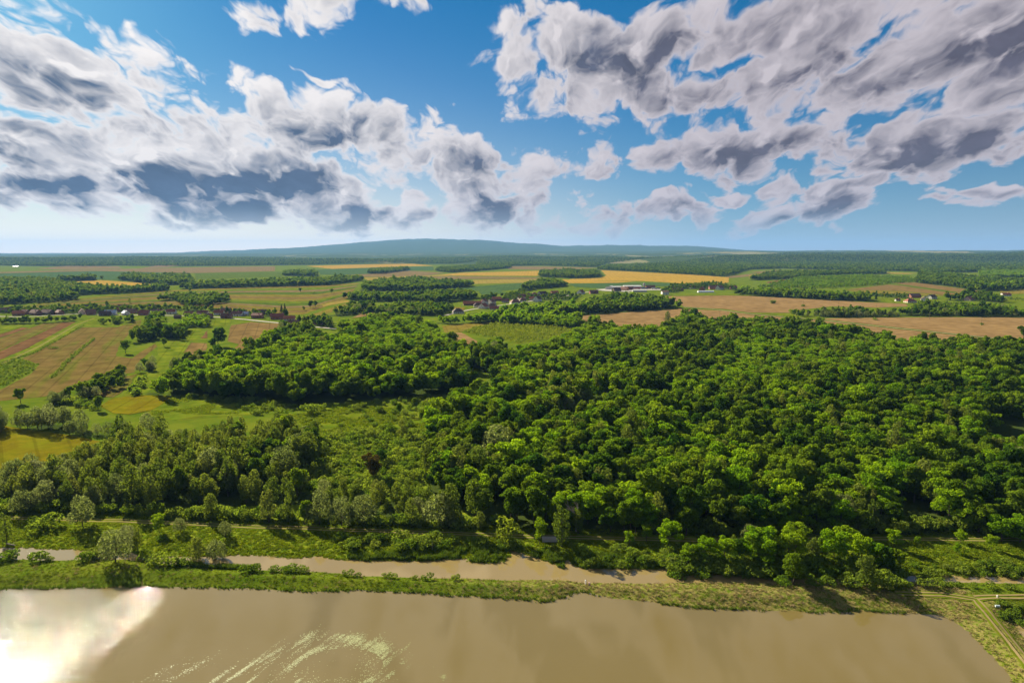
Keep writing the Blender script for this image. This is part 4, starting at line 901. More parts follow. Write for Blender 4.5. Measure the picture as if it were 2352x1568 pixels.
for kind, lst in PL.items():
    if not lst: continue
    a = np.array(lst); d = np.hypot(a[:, 0], a[:, 1]); q = [to_px(x, y)[0] for x, y in a[:, :2]]
    inview = (np.array(q) > -15) & (np.array(q) < 2367)
    rank = np.where(inview, d/a[:, 2]**.5, 1e9); order = np.argsort(rank); first = set(order[:MAXI[kind]].tolist())
    zs = height(a[:, 0], a[:, 1])
    for i in order[:MAXI[kind]]:
        if not inview[i]: continue
        x, y, s, wi = a[i]; ph = WOODS[int(wi)][3]
        rel = s/WOODS[int(wi)][4]; big = '' if kind in ('shrub', 'sapling') else 'tall ' if rel > 1.02 else 'small ' if rel < .80 else 'middle sized '
        if kind not in ('shrub', 'sapling') and seg_dist(TRACK[::4], np.array([x]), np.array([y]))[0] < 17: ph = 'on the wood edge close to the farm track' if x > 8 else 'on the grove edge close to the farm track'
        lb = big+LOOK[kind]+' '+ph
        set_tree(kind, x, y, s, lb, lb.replace('bush ', 'bushes ').replace('tree ', 'trees ', 1), z=zs[i], tall=.9+.25*R.random(), parts=kind != 'sapling')
    rest = np.array([i for i in range(len(a)) if i not in first])
    for lod in (0, 1):
        lim = 850 if kind not in ('shrub', 'sapling') else 480
        m = rest[(d[rest] < lim) if lod == 0 else (d[rest] >= lim)] if len(rest) else rest
        if not len(m): continue
        n = len(m); rot = np.zeros((n, 3)); rot[:, 2] = R.random(n)*6.283; sc = np.repeat(a[m, 2][:, None], 3, 1)*(.86+.3*R.random((n, 3))); sc[:, 2] *= .92+.3*R.random(n)
        nm, lb = STUFF[kind]
        scatter(nm if lod == 0 else 'distant_'+nm, np.column_stack([a[m, 0], a[m, 1], zs[m]]), rot, sc, R.integers(0, len(PROTO[kind][0]), n), COLS[kind, lod], lb if lod == 0 else 'distant '+lb)
# ------------------------------------------------------------------ single trees and bushes that stand out
def special(kind, c, x, y, hpx, label, tall=1.0, var=None, mat=None, group=None):
    (px, py), = V(c, (x, y)); gx, gy = U(px, py, 0.2); dep = gy*math.cos(PITCH)+CAMZ*math.sin(PITCH)
    h = hpx*K*dep/F/math.cos(math.atan2(CAMZ, gy))
    o = set_tree(kind, gx, gy, h/KIND[kind][0]/tall, label, group, var=var, tall=tall)
    if mat:
        for ch in o.children:
            if ch.name.startswith('crown'):
                ch.data = ch.data.copy(); ch.data.materials[0] = mat
    return o
S = special
S('willow', 'I', 980, 545, 270, 'spreading willow on the dike with its shadow on the grass', .95)
S('alder', 'I', 55, 372, 245, 'slender leaning tree beside the fallen log', 1.25)
S('shrub', 'I', 370, 262, 125, 'large grey green bush beside the farm track', .8); S('shrub', 'I', 270, 225, 60, 'low bush leaning on the large bush at the farm track')
S('willow', 'I', 700, 235, 240, 'willow standing on the marsh side of the farm track', 1.15)
S('acacia', 'I', 1350, 295, 140, 'small light tree right of the track willow'); S('willow', 'I', 1530, 295, 135, 'small willow in the marsh below the track')
S('willow', 'I', 1910, 330, 125, 'small forked willow at the edge of the track'); S('alder', 'I', 1680, 500, 200, 'dark bushy tree on the far ditch bank', .8); S('willow', 'I', 1830, 495, 190, 'light bushy tree on the far ditch bank', .95)
S('alder', 'I', 1165, 420, 170, 'slender young tree behind the dike willow', 1.2); S('willow', 'I', 1080, 400, 170, 'pale young willow behind the dike willow')
S('shrub', 'I', 1240, 500, 90, 'dark rounded bush standing in the ditch margin'); S('shrub', 'I', 1360, 360, 60, 'small bush on the lush marsh')
for i, (x, y, h, lb) in enumerate([(60, 520, 90, 'first round bush on the back of the dike beside the open ditch'), (340, 525, 95, 'second round bush on the back of the dike'), (420, 525, 45, 'low twiggy bush beside the second round bush'), (700, 535, 80, 'third round bush on the dike before the willow'),
        (790, 470, 80, 'leafy bush at the foot of the dike willow'), (860, 480, 100, 'bush pressed against the dike willow'), (1330, 555, 90, 'long pale bush on the dike right of the willow'), (1440, 565, 95, 'tall pale bush on the dike right of the willow'), (1530, 570, 80, 'bush ending the pale hedge on the dike'),
        (2120, 610, 75, 'grey bush at the end of the reed strip')]):
    S('shrub', 'I', x, y, h, lb, .8)
for x, y, h in ((30, 612, 70), (200, 612, 50), (320, 612, 65), (400, 615, 55), (465, 622, 50)): S('shrub', 'J', x, y, h, 'small bush of the low hedge along the back of the dike', .8, group='low hedge on the dike')
for x, y in ((830, 640), (900, 650), (1140, 660), (1200, 664), (1400, 672), (1500, 676), (1750, 682)): S('shrub', 'J', x, y, 32+R.random()*22, 'withered tuft at the water side of the dike', .8, group='withered tufts on the dike')
for i in range(34):
    x = 790+920*R.random(); y = 330+105*R.random()+.0*x; S('shrub', 'J', x, y+15, 45+45*R.random(), 'green bush in the thicket between track and reeds', .9, group='bushes between track and reeds')
for i in range(12): S('shrub', 'J', 1700+620*R.random(), 370+50*R.random(), 35+40*R.random(), 'low bush on the marsh bank beside the culvert', .9, group='low bushes beside the culvert')
S('acacia', 'K', 335, 385, 215, 'light yellow green tree beside the culvert', 1.1); S('alder', 'K', 520, 412, 330, 'tall poplar like tree over the culvert', 1.15)
S('sapling', 'K', 62, 370, 190, 'thin young tree at the track edge before the poplar', 1.0)
S('acacia', 'K', 1240, 372, 130, 'small bright tree at the end of the pale track'); S('acacia', 'K', 1430, 440, 240, 'bright tree with dark foot beside the track'); S('acacia', 'K', 1095, 400, 110, 'low bright bush beside the track'); S('alder', 'K', 1390, 300, 110, 'small grey tree behind the bright one')
for i in range(26): S('shrub', 'K', 640+820*R.random(), 440+130*R.random(), 40+40*R.random(), 'leafy bush on the overgrown ditch bank', .9, group='bushes on the overgrown ditch bank')
clump = [(1600, 560, 200, 'acacia'), (1740, 540, 240, 'acacia'), (1900, 560, 260, 'acacia'), (2030, 540, 250, 'oak'), (2150, 560, 270, 'acacia'), (2260, 520, 330, 'acacia'), (2120, 380, 180, 'willow'), (1980, 480, 180, 'alder')]
for x, y, h, k in clump: S(k, 'K', x, y, h*.82, {'acacia': 'bright yellow green tree in the thicket over the ditch', 'oak': 'dark tree in the thicket over the ditch', 'willow': 'grey tree behind the thicket over the ditch', 'alder': 'narrow tree in the thicket over the ditch'}[k], group='trees of the ditch thicket' if k == 'acacia' else None)
for x, y, h, k in ((60, 520, 360, 'acacia'), (160, 600, 330, 'acacia'), (330, 560, 330, 'acacia'), (400, 470, 300, 'acacia'), (540, 560, 280, 'alder'), (720, 560, 360, 'acacia'), (800, 480, 280, 'acacia'), (950, 560, 280, 'acacia'), (1080, 600, 300, 'acacia'), (1180, 640, 330, 'oak'), (1270, 600, 240, 'oak'), (1230, 430, 210, 'acacia'), (250, 520, 240, 'oak'), (620, 470, 250, 'oak')):
    S(k, 'L', x, y, h*.78, ('bright' if k == 'acacia' else 'dark' if k == 'oak' else 'slender') + ' tree in the tall thicket at the bend of the ditch', group='%s trees in the tall ditch thicket' % k)
S('alder', 'L', 985, 760, 260, 'pale upright tree standing on the near ditch bank', .9); S('oak', 'L', 380, 730, 255, 'dark bushy tree leaning over the ditch', .8)
for x, y, h in ((1480, 650, 40), (1600, 660, 60), (280, 730, 80), (560, 745, 90), (680, 740, 85), (820, 760, 90), (880, 755, 100), (1080, 770, 130), (1150, 765, 120), (1260, 752, 80), (1330, 745, 55), (1495, 752, 85), (1620, 750, 60), (1700, 752, 45), (1780, 755, 45), (1900, 760, 45), (2050, 765, 55), (2200, 762, 50)):
    S('shrub', 'L', x, y, h, 'green bush along the near bank of the ditch', .85, group='bushes along the near ditch bank')
for i in range(44): S('shrub', 'K', 1440+900*R.random(), 540+110*R.random(), 60+50*R.random(), 'dark low bush overhanging the narrow ditch', .85, group='dark bushes over the ditch')
for i in range(40): S('shrub', 'L', 20+1320*R.random(), 560+95*R.random(), 60+60*R.random(), 'dark bush at the foot of the tall thicket', .9, group='dark bushes below the tall thicket')
for i in range(46): x = 1380+1000*R.random(); S('shrub', 'L', x, 560+90*R.random(), 22+40*R.random(), 'yellow green bush on the far bank past the thicket', .75, group='bushes on the far bank past the thicket')
S('acacia', 'L', 2050, 440, 120, 'single bright bush tree on the open bank'); S('acacia', 'L', 1790, 380, 110, 'light bush tree under the dark wood edge', .9); S('acacia', 'L', 2140, 370, 220, 'wide bright tree in front of the dark wood', .8); S('acacia', 'L', 2290, 380, 230, 'second wide bright tree in front of the dark wood', .8); S('acacia', 'L', 1425, 390, 60, 'tiny bright bush in the shade of the wood'); S('acacia', 'L', 1760, 470, 80, 'small light bush on the sunny bank')
for i in range(22): S('shrub', 'L', 2120+210*R.random(), 900+150*R.random(), 25+35*R.random(), 'dark low bush beside the grey pool', .8, group='bushes beside the grey pool')
# landmarks farther back
M_COPPER = foliage('copper_leaves', (.105, .085, .018), (.115, .09, .02), .3)
S('oak', 'F', 1050, 905, 265, 'dense rounded tree with brown tinged leaves in the scrub', 1.15, 1, M_COPPER)
S('oak', 'F', 1120, 760, 150, 'dark tree half hidden by the brown tinged one')
S('willow', 'F', 2090, 790, 330, 'large silvery willow at the edge of the closed wood', .95); S('alder', 'F', 1290, 540, 165, 'dark green pointed tree at the scrub edge', .9); S('oak', 'F', 1210, 530, 110, 'small dark tree beside the pointed one')
S('oak', 'F', 285, 590, 290, 'large dark tree at the end of the willow row', 1.1); S('alder', 'F', 560, 560, 180, 'narrow dark tree behind the silvery willows'); S('willow', 'F', 480, 620, 190, 'silvery willow leaning uphill in the grove'); S('willow', 'F', 400, 760, 240, 'second silvery willow of the sloping pair'); S('willow', 'F', 300, 900, 270, 'big silvery willow above the track grove', .95); S('alder', 'F', 200, 1120, 260, 'broad brownish tree above the track'); S('alder', 'F', 630, 730, 150, 'dark upright tree at the left of the scrub'); S('alder', 'F', 545, 880, 150, 'small mid green tree at the left of the scrub')
S('oak', 'F', 1410, 285, 115, 'round single tree on the weedy meadow'); S('oak', 'F', 1270, 335, 105, 'dark cone shaped tree on the weedy meadow', 1.2); S('oak', 'F', 1450, 390, 100, 'bright round tree below the meadow trees'); S('shrub', 'F', 515, 320, 95, 'tall bush at the left of the weedy meadow'); S('shrub', 'F', 615, 290, 55, 'round bush at the left of the weedy meadow'); S('shrub', 'F', 910, 290, 60, 'reddish bush on the weedy meadow')
S('alder', 'F', 1680, 1280, 330, 'tall willowy tree with pale top above the track', 1.0); S('willow', 'F', 1610, 1290, 310, 'pale willow above the track', 1.05); S('willow', 'F', 1420, 1190, 150, 'slender pale willow above the track'); S('willow', 'F', 950, 1270, 250, 'yellowish willow at the track', 1.05); S('alder', 'F', 320, 1250, 210, 'mid green tree at the track'); S('oak', 'F', 460, 1265, 230, 'dark tree between two willows at the track', 1.2); S('willow', 'F', 590, 1270, 270, 'brownish willow at the track', 1.1); S('willow', 'F', 780, 1280, 240, 'wide grey willow at the track')
S('oak', 'A', 175, 1505, 145, 'lone tree with bare stem beside the ploughed field', 1.1); S('oak', 'A', 1065, 1085, 125, 'lone upright tree inside the ploughed field'); S('oak', 'A', 1390, 1030, 80, 'low round tree on the bright meadow'); S('oak', 'A', 1850, 1025, 190, 'large dark double tree beside the brown field', .95); S('oak', 'A', 1810, 1050, 100, 'smaller dark tree under the large double tree')
S('oak', 'A', 905, 690, 60, 'lone tree behind the village roofs'); S('oak', 'A', 866, 468, 46, 'lone round tree beside the golden wheat'); S('oak', 'A', 1610, 568, 46, 'lone tree on the strip fields'); S('oak', 'A', 1415, 580, 32, 'small lone tree on the strip fields')
S('alder', 'A', 1100, 665, 55, 'thin feathery tree on the strip fields'); S('oak', 'A', 770, 720, 70, 'tall dark tree among the village roofs', 1.2); S('oak', 'A', 820, 730, 78, 'wide dark tree among the village roofs')
S('oak', 'B', 427, 570, 45, 'lone tree beside a field path on the plain'); S('shrub', 'B', 538, 582, 22, 'dark bush on the plain'); S('oak', 'B', 690, 578, 44, 'small tree at the edge of the strip fields'); S('oak', 'B', 510, 705, 78, 'dark tree above the tan plot'); S('oak', 'B', 555, 700, 72, 'narrow dark tree above the tan plot', 1.3); S('oak', 'B', 457, 725, 45, 'small tree beside the dark pair')
S('spruce', 'B', 268, 740, 80, 'dark spruce beside the brick house'); S('spruce', 'B', 297, 740, 78, 'second dark spruce beside the brick house'); S('spruce', 'B', 1462, 765, 88, 'dark spruce between the two villages'); S('oak', 'B', 310, 790, 95, 'dark garden tree below the spruces')
S('spruce', 'D', 1077, 632, 56, 'dark cone shaped conifer beside the long wood', .8); S('oak', 'D', 1875, 615, 105, 'tall rounded tree above the hamlet', 1.1); S('spruce', 'D', 1705, 640, 42, 'small dark conifer in the hamlet'); S('acacia', 'D', 1985, 585, 40, 'small yellow green tree above the hamlet')
S('oak', 'D', 2325, 960, 120, 'tree standing out over the wood before the pale field'); S('oak', 'C', 1640, 850, 150, 'tall dark tree rising over the wood edge'); S('oak', 'D', 600, 880, 110, 'dark tree rising over the wood beside the field path')
for x, y, h, lb in ((205, 664, 32, 'lone bush on the upper pale field'), (460, 690, 22, 'small bush around a pole on the pale field'), (1070, 806, 30, 'bush on the pale field below the tree belt'), (1970, 848, 24, 'bush at the foot of a pole on the pale field'), (760, 775, 52, 'pale round willow bush in front of the tree belt'), (380, 755, 50, 'round bush at the end of the tree belt')): S('shrub', 'D', x, y, h, lb, .95)
S('shrub', 'C', 2312, 665, 34, 'lone bush beside the farm gardens'); S('shrub', 'A', 455, 1045, 25, 'weed patch alone in the ploughed field', .4); S('shrub', 'B', 2228, 882, 22, 'dark bush between clearing and plantation')
S('alder', 'C', 1420, 860, 130, 'thin sparse tree at the wood edge before the pale field', 1.3)

def dead_tree(c, x, y, hpx, label, seed, spread=.35):
    (px, py), = V(c, (x, y)); gx, gy = U(px, py); dep = gy*math.cos(PITCH)+CAMZ*math.sin(PITCH); h = hpx*K*dep/F*1.06
    rng = random.Random(seed); mb, tw = MB(), MB()
    def grow_(b, p, d, L, r, lev):
        e = p+d*L; b.tube(p, e, r, r*.6, 5, False)
        if lev == 0: return
        for k in range(3 if lev > 1 else 4):
            nd = (d+Vector((rng.uniform(-1, 1), rng.uniform(-1, 1), rng.uniform(-.25, .7)))*spread*2).normalized(); grow_(tw, p+d*L*rng.uniform(.45, 1), nd, L*rng.uniform(.5, .75), r*.5, lev-1)
    grow_(mb, Vector((0, 0, -.3)), Vector((.05, 0, 1)), h*.5, h*.028, 4)
    o = bpy.data.objects.new('dead_tree', None); COL.objects.link(o); o.location = (gx, gy, float(height(gx, gy)[0]))
    mb.obj('trunk', M_DEAD, o); tw.obj('branches', M_DEAD, o)
    return props(o, label, 'tree')
dead_tree('K', 645, 290, 270, 'pale dying tree with bare branches behind the track', 3); dead_tree('K', 600, 200, 150, 'small leafless tree at the dark wood edge', 5)
dead_tree('F', 2260, 620, 130, 'bare grey tree beside the silvery willow', 8, .5); dead_tree('J', 1545, 440, 75, 'broken dark snag at the reed edge', 11); dead_tree('C', 1395, 850, 70, 'bare tree at the wood edge before the pale field', 14)
for q, (c, x, y, h) in enumerate((('G', 1400, 480, 120), ('H', 300, 330, 110), ('H', 1100, 560, 120), ('H', 2060, 800, 190), ('G', 1800, 960, 130), ('C', 1700, 1250, 60), ('F', 1960, 1050, 160))): dead_tree(c, x, y, h, ['bare grey tree top standing in the closed wood', 'leafless snag among light green crowns', 'dead tree with broken limbs in the dense wood', 'tall bare trunk at the shaded wood edge', 'grey dead tree above the dark wood edge', 'thin dead tree deep in the wood', 'bare stems in the grove above the track'][q], 40+q, .3)
S('alder', 'K', 660, 300, 200, 'straggly pale tree beside the dying one')

# ------------------------------------------------------------------ grass, reeds, tussocks (nobody could count them)
def tuft(name, n, h, r, mat, seed, bend=.35, wd=.06):
    rng = np.random.default_rng(seed); v, f = [], []
    for i in range(n):
        a = rng.random()*6.283; q = r*math.sqrt(rng.random()); b = rng.random()*6.283; hh = h*(.6+.5*rng.random()); p = np.array([q*math.cos(a), q*math.sin(a), -.05])
        side = np.array([math.cos(b+1.57), math.sin(b+1.57), 0])*wd; lean = np.array([math.cos(b), math.sin(b), 0])*bend*hh
        k = len(v); v += [p-side, p+side, p+side*.8+lean*.35+[0, 0, hh*.6], p-side*.8+lean*.35+[0, 0, hh*.6], p+lean+[0, 0, hh]]
        f += [(k, k+1, k+2, k+3), (k+3, k+2, k+4, k+4)]
    me = bpy.data.meshes.new(name); me.from_pydata([tuple(x) for x in v], [], [q if q[2] != q[3] else q[:3] for q in f]); me.update(); me.materials.append(mat); return me
G_GREEN = foliage('bank_grass', (.085, .145, .008), (.15, .19, .016), .48); G_STRAW = foliage('dry_grass', (.24, .19, .07), (.32, .25, .105), .3, (1, 1, .9)); G_REED = foliage('reed_leaves', (.06, .115, .012), (.10, .15, .02), .35); G_LUSH = foliage('marsh_weeds', (.095, .165, .008), (.185, .235, .014), .5)
def coll_of(name, meshes):
    c = bpy.data.collections.new(name)
    for i, me in enumerate(meshes): c.objects.link(bpy.data.objects.new('%s_%d' % (name, i), me))
    return c
C_GRASS = coll_of('grass_source', [tuft('tuft', 16, .34, .38, G_GREEN, i, 1.1, .045) for i in range(3)]); C_STRAW = coll_of('straw_source', [tuft('tuft', 16, .42, .40, G_STRAW, 10+i, 1.2, .045) for i in range(3)])
C_REED = coll_of('reed_source', [tuft('tuft', 16, 1.25, .4, G_REED, 20+i, .18, .05) for i in range(3)])
def tussock(seed):
    rng = np.random.default_rng(seed); v, f = leaves([((0, 0, .05), (.62, .62, .26), 46), ((.3, .2, 0), (.4, .4, .2), 20)], .17, rng, .8, .1); return mesh_np('tussock', v, f, G_LUSH)
C_LUSH = coll_of('tussock_source', [tussock(40+i) for i in range(4)])
def spread(name, X, Y, coll, smin, smax, label, nv=3, tilt=.15, z=None):
    n = len(X); zz = height(X, Y) if z is None else z; rot = np.column_stack([(R.random(n)-.5)*tilt, (R.random(n)-.5)*tilt, R.random(n)*6.283]); s = smin+(smax-smin)*R.random(n)
    scatter(name, np.column_stack([X, Y, zz]), rot, np.column_stack([s, s, s*(.8+.4*R.random(n))]), R.integers(0, nv, n), coll, label)
N = 150000; X = (R.random(N)-.5)*460; Y = 95+R.random(N)*140; ok = np.abs(X) < .95*Y+10; X, Y = X[ok], Y[ok]
dP, dD, d2 = sdist(POND, X, Y), sdist(DITCH, X, Y), sdist(POOL2, X, Y); yd = np.interp(X, [p[0] for p in W(dfar)], [p[1] for p in W(dfar)])
nearside = Y < yd; clear = (seg_dist(bank[::2], X, Y) > 1.9) & (seg_dist(side[::2], X, Y) > 1.8)
pxs = np.array([to_px(a, b)[0] for a, b in zip(X, Y)])
dk = nearside & (dP > .2) & (dD > .2) & (d2 > .2) & clear & (dP < 40)
sf = np.clip(sstep(pxs, 900, 1350)*.62+.06, 0, 1)*(.35+1.1*vnoise(X, Y, 5, 61)) * (dP < 17)
st = dk & (R.random(len(X)) < sf)
spread('dry_grass', X[st], Y[st], C_STRAW, .5, 1.15, 'straw coloured dry grass on the dike', tilt=.5); gr = dk & ~st & (R.random(len(X)) < .75)
spread('grass', X[gr], Y[gr], C_GRASS, .45, 1.1, 'green grass on the dike', tilt=.4)
rd = nearside & (dP > -.5) & (dP < 1.0) & (pxs < 2080) & ((vnoise(X, Y, 6, 5) > .30) | (pxs < 1300)); rx, ry = np.repeat(X[rd], 3)+(R.random(3*rd.sum())-.5)*1.6, np.repeat(Y[rd], 3)+(R.random(3*rd.sum())-.5)*.7
spread('shore_reeds', rx, ry, C_REED, .22, .6, 'dark green reeds fringing the pond', tilt=.2, z=np.full(len(rx), WZ))
yt = np.interp(X, [p[0] for p in TRACK], [p[1] for p in TRACK])
ms = (~nearside) & (dD > .1) & (Y < yt+7) & (np.abs(Y-yt) > 2.0)
mm = ms & (R.random(len(X)) < .8)
spread('marsh_plants', X[mm], Y[mm], C_LUSH, .35, 1.15, 'low lush green plants covering the marsh bank', 4)
fr = (~nearside) & (dD > -.4) & (dD < .9); spread('ditch_fringe', X[fr], Y[fr], C_LUSH, .4, .9, 'ragged green fringe along the ditch', 4, z=np.full(fr.sum(), WZ+.05))
def patch(c, pts, n):
    P_ = W(V(c, *pts), WZ); p = np.asarray(P_); x = p[:, 0].min()+R.random(n*4)*np.ptp(p[:, 0]); y = p[:, 1].min()+R.random(n*4)*np.ptp(p[:, 1]); ok = inside(P_, x, y) & (vnoise(x, y, 3, 9) > .3); return x[ok][:n], y[ok][:n]
rp = [patch('J', ((1000, 520), (1230, 530), (1600, 530), (1610, 490), (1230, 470), (1010, 490)), 700), patch('J', ((1860, 540), (2000, 555), (2170, 548), (2160, 500), (2000, 430), (1870, 440)), 350), patch('J', ((820, 525), (1000, 535), (1010, 480), (840, 470)), 250), patch('J', ((1600, 520), (1750, 520), (1850, 450), (1620, 430)), 350),
      patch('I', ((1500, 590), (1850, 605), (2180, 615), (2180, 570), (1850, 555), (1500, 545)), 700), patch('K', ((600, 560), (720, 600), (1150, 600), (1440, 605), (1440, 570), (1100, 500), (700, 480)), 700), patch('K', ((280, 500), (540, 600), (545, 540), (430, 470), (300, 460)), 300)]
spread('reeds', np.concatenate([a for a, b in rp]), np.concatenate([b for a, b in rp]), C_REED, .6, 1.15, 'upright green reeds standing along the ditch')
# meadow herbs
mx, my = [], []
for c, pts, n in (('F', ((350, 340), (900, 260), (1500, 300), (1470, 480), (880, 500), (600, 530)), 3500), ('E', ((1290, 300), (1470, 182), (1900, 180), (2300, 250), (2000, 330), (1300, 340)), 1800), ('E', ((1060, 570), (880, 650), (480, 830), (100, 880), (450, 780), (850, 570)), 1200)):
    P_ = W(V(c, *pts)); p = np.asarray(P_); x = p[:, 0].min()+R.random(n*2)*np.ptp(p[:, 0]); y = p[:, 1].min()+R.random(n*2)*np.ptp(p[:, 1]); ok = inside(P_, x, y) & (vnoise(x, y, 12, 19) > .4); mx.append(x[ok]); my.append(y[ok])
spread('meadow_herbs', np.concatenate(mx), np.concatenate(my), C_LUSH, .6, 1.9, 'tall herbs dotting the weedy meadow', 4)

# ------------------------------------------------------------------ floating algae, with some sun sparkle painted as flakes
def algae():
    blobs = [('J', 950, 1230, 260, 45, 12, 2400), ('J', 1060, 1350, 120, 110, 0, 2600), ('J', 830, 1180, 200, 32, 0, 1100), ('J', 1000, 1490, 80, 90, 0, 1500), ('J', 430, 1490, 120, 60, -10, 1500), ('J', 430, 1360, 210, 30, -32, 900), ('J', 450, 1220, 130, 34, -38, 900),
             ('J', 640, 1545, 330, 40, 0, 1900), ('J', 120, 1390, 190, 30, -42, 900), ('J', 70, 1480, 190, 30, -42, 900), ('J', 1320, 1310, 30, 90, 20, 240), ('J', 1340, 1400, 50, 20, -40, 150), ('J', 620, 1280, 170, 36, -12, 900), ('J', 1180, 1500, 60, 18, -30, 130), ('J', 1640, 1510, 25, 20, 0, 60), ('J', 1120, 1260, 90, 50, 50, 700), ('J', 500, 1430, 250, 120, 0, 500), ('J', 900, 1400, 450, 170, 0, 500),
             ('I', 2100, 1430, 240, 14, -38, 420), ('I', 2180, 1500, 220, 14, -38, 400), ('I', 2000, 1500, 260, 14, -36, 420), ('I', 1850, 1520, 220, 14, -35, 330), ('I', 1600, 1450, 260, 40, -25, 330), ('I', 1350, 1500, 300, 40, -25, 330)]  # these streaks are part algae, part sun sparkle painted as pale flakes
    P2 = []
    for c, cx, cy, rx, ry, ang, n in blobs:
        a = np.radians(ang); q = R.normal(size=(n, 2))*.55
        # drawn out in wind rows
        u, w = q[:, 0]*rx, q[:, 1]*ry; row = np.floor(R.random(n)*9)
        x = cx+u*np.cos(a)-w*np.sin(a); y = cy+u*np.sin(a)+w*np.cos(a)
        for xx, yy in zip(x, y):
            (px, py), = V(c, (xx, yy)); P2.append(U(px, py, WZ))
    P2 = np.array(P2); hole = V('J', (760, 1425))[0]; hx, hy = U(hole[0], hole[1], WZ); e = ((P2[:, 0]-hx)/9.5)**2+((P2[:, 1]-hy)/7)**2
    ang = math.radians(62); rowc = (P2[:, 0]*math.sin(ang)-P2[:, 1]*math.cos(ang)); stripe = vnoise(rowc*1.0, (P2[:, 0]*math.cos(ang)+P2[:, 1]*math.sin(ang))*.10, .75, 77)
    ok = ((e > 1) | (R.random(len(P2)) < .08)) & (stripe > .22+.42*R.random(len(P2))) & (P2[:, 1] > 40); P2 = P2[ok]
    n = len(P2); s = .035+.085*R.random((n, 1))**1.8; a0 = R.random(n)*6.283; V4 = []
    for k in range(5):
        r = s[:, 0]*(.6+.6*R.random(n)); aa = a0+k*1.2566; V4.append(np.column_stack([P2[:, 0]+r*1.5*np.cos(aa), P2[:, 1]+r*np.sin(aa), np.full(n, WZ+.015+.0*r)]))
    v = np.stack(V4, 1); v[:, :, 2] += (R.random(n)*.03)[:, None]
    m, t, b = principled('algae_and_painted_sparkle'); isl = t.new('ShaderNodeNewGeometry').outputs['Random Per Island']; t.l.new(t.mix(isl, rgb(.19, .21, .055), rgb(.30, .31, .10)), b.inputs['Base Color']); b.inputs['Roughness'].default_value = .6
    props(link('algae', mesh_np('algae', v.reshape(-1, 3), np.arange(5*n).reshape(n, 5), m)), 'pale green algae with painted sun sparkle drifting in wind rows on the pond', kind='stuff')
algae()

# ------------------------------------------------------------------ buildings
WALL = {'white': plain('white_plaster', (.64, .61, .56)), 'cream': plain('cream_plaster', (.60, .52, .38)), 'brick': plain('red_brick', (.30, .115, .07)), 'grey': plain('grey_render', (.36, .34, .31)), 'wood': plain('dark_timber', (.13, .085, .055)), 'orange': plain('orange_plaster', (.60, .25, .05)), 'pink': plain('pink_plaster', (.58, .36, .32))}
ROOF = {'brown': plain('brown_tiles', (.19, .085, .058)), 'red': plain('red_tiles', (.26, .085, .055)), 'dark': plain('dark_tiles', (.10, .058, .046)), 'orange': plain('orange_tiles', (.42, .14, .065)), 'metal': plain('blue_grey_sheet', (.42, .50, .58), .45, .5), 'white': plain('white_sheet', (.50, .50, .49), .5, .4), 'old': plain('mossy_tiles', (.20, .12, .085))}
M_GLASS = plain('window_glass', (.03, .04, .05), .15, .6, .1); M_DOOR = plain('door_paint', (.12, .07, .04)); M_CHIM = plain('chimney_brick', (.33, .16, .11)); M_FRAME = plain('window_frame_paint', (.75, .73, .7))
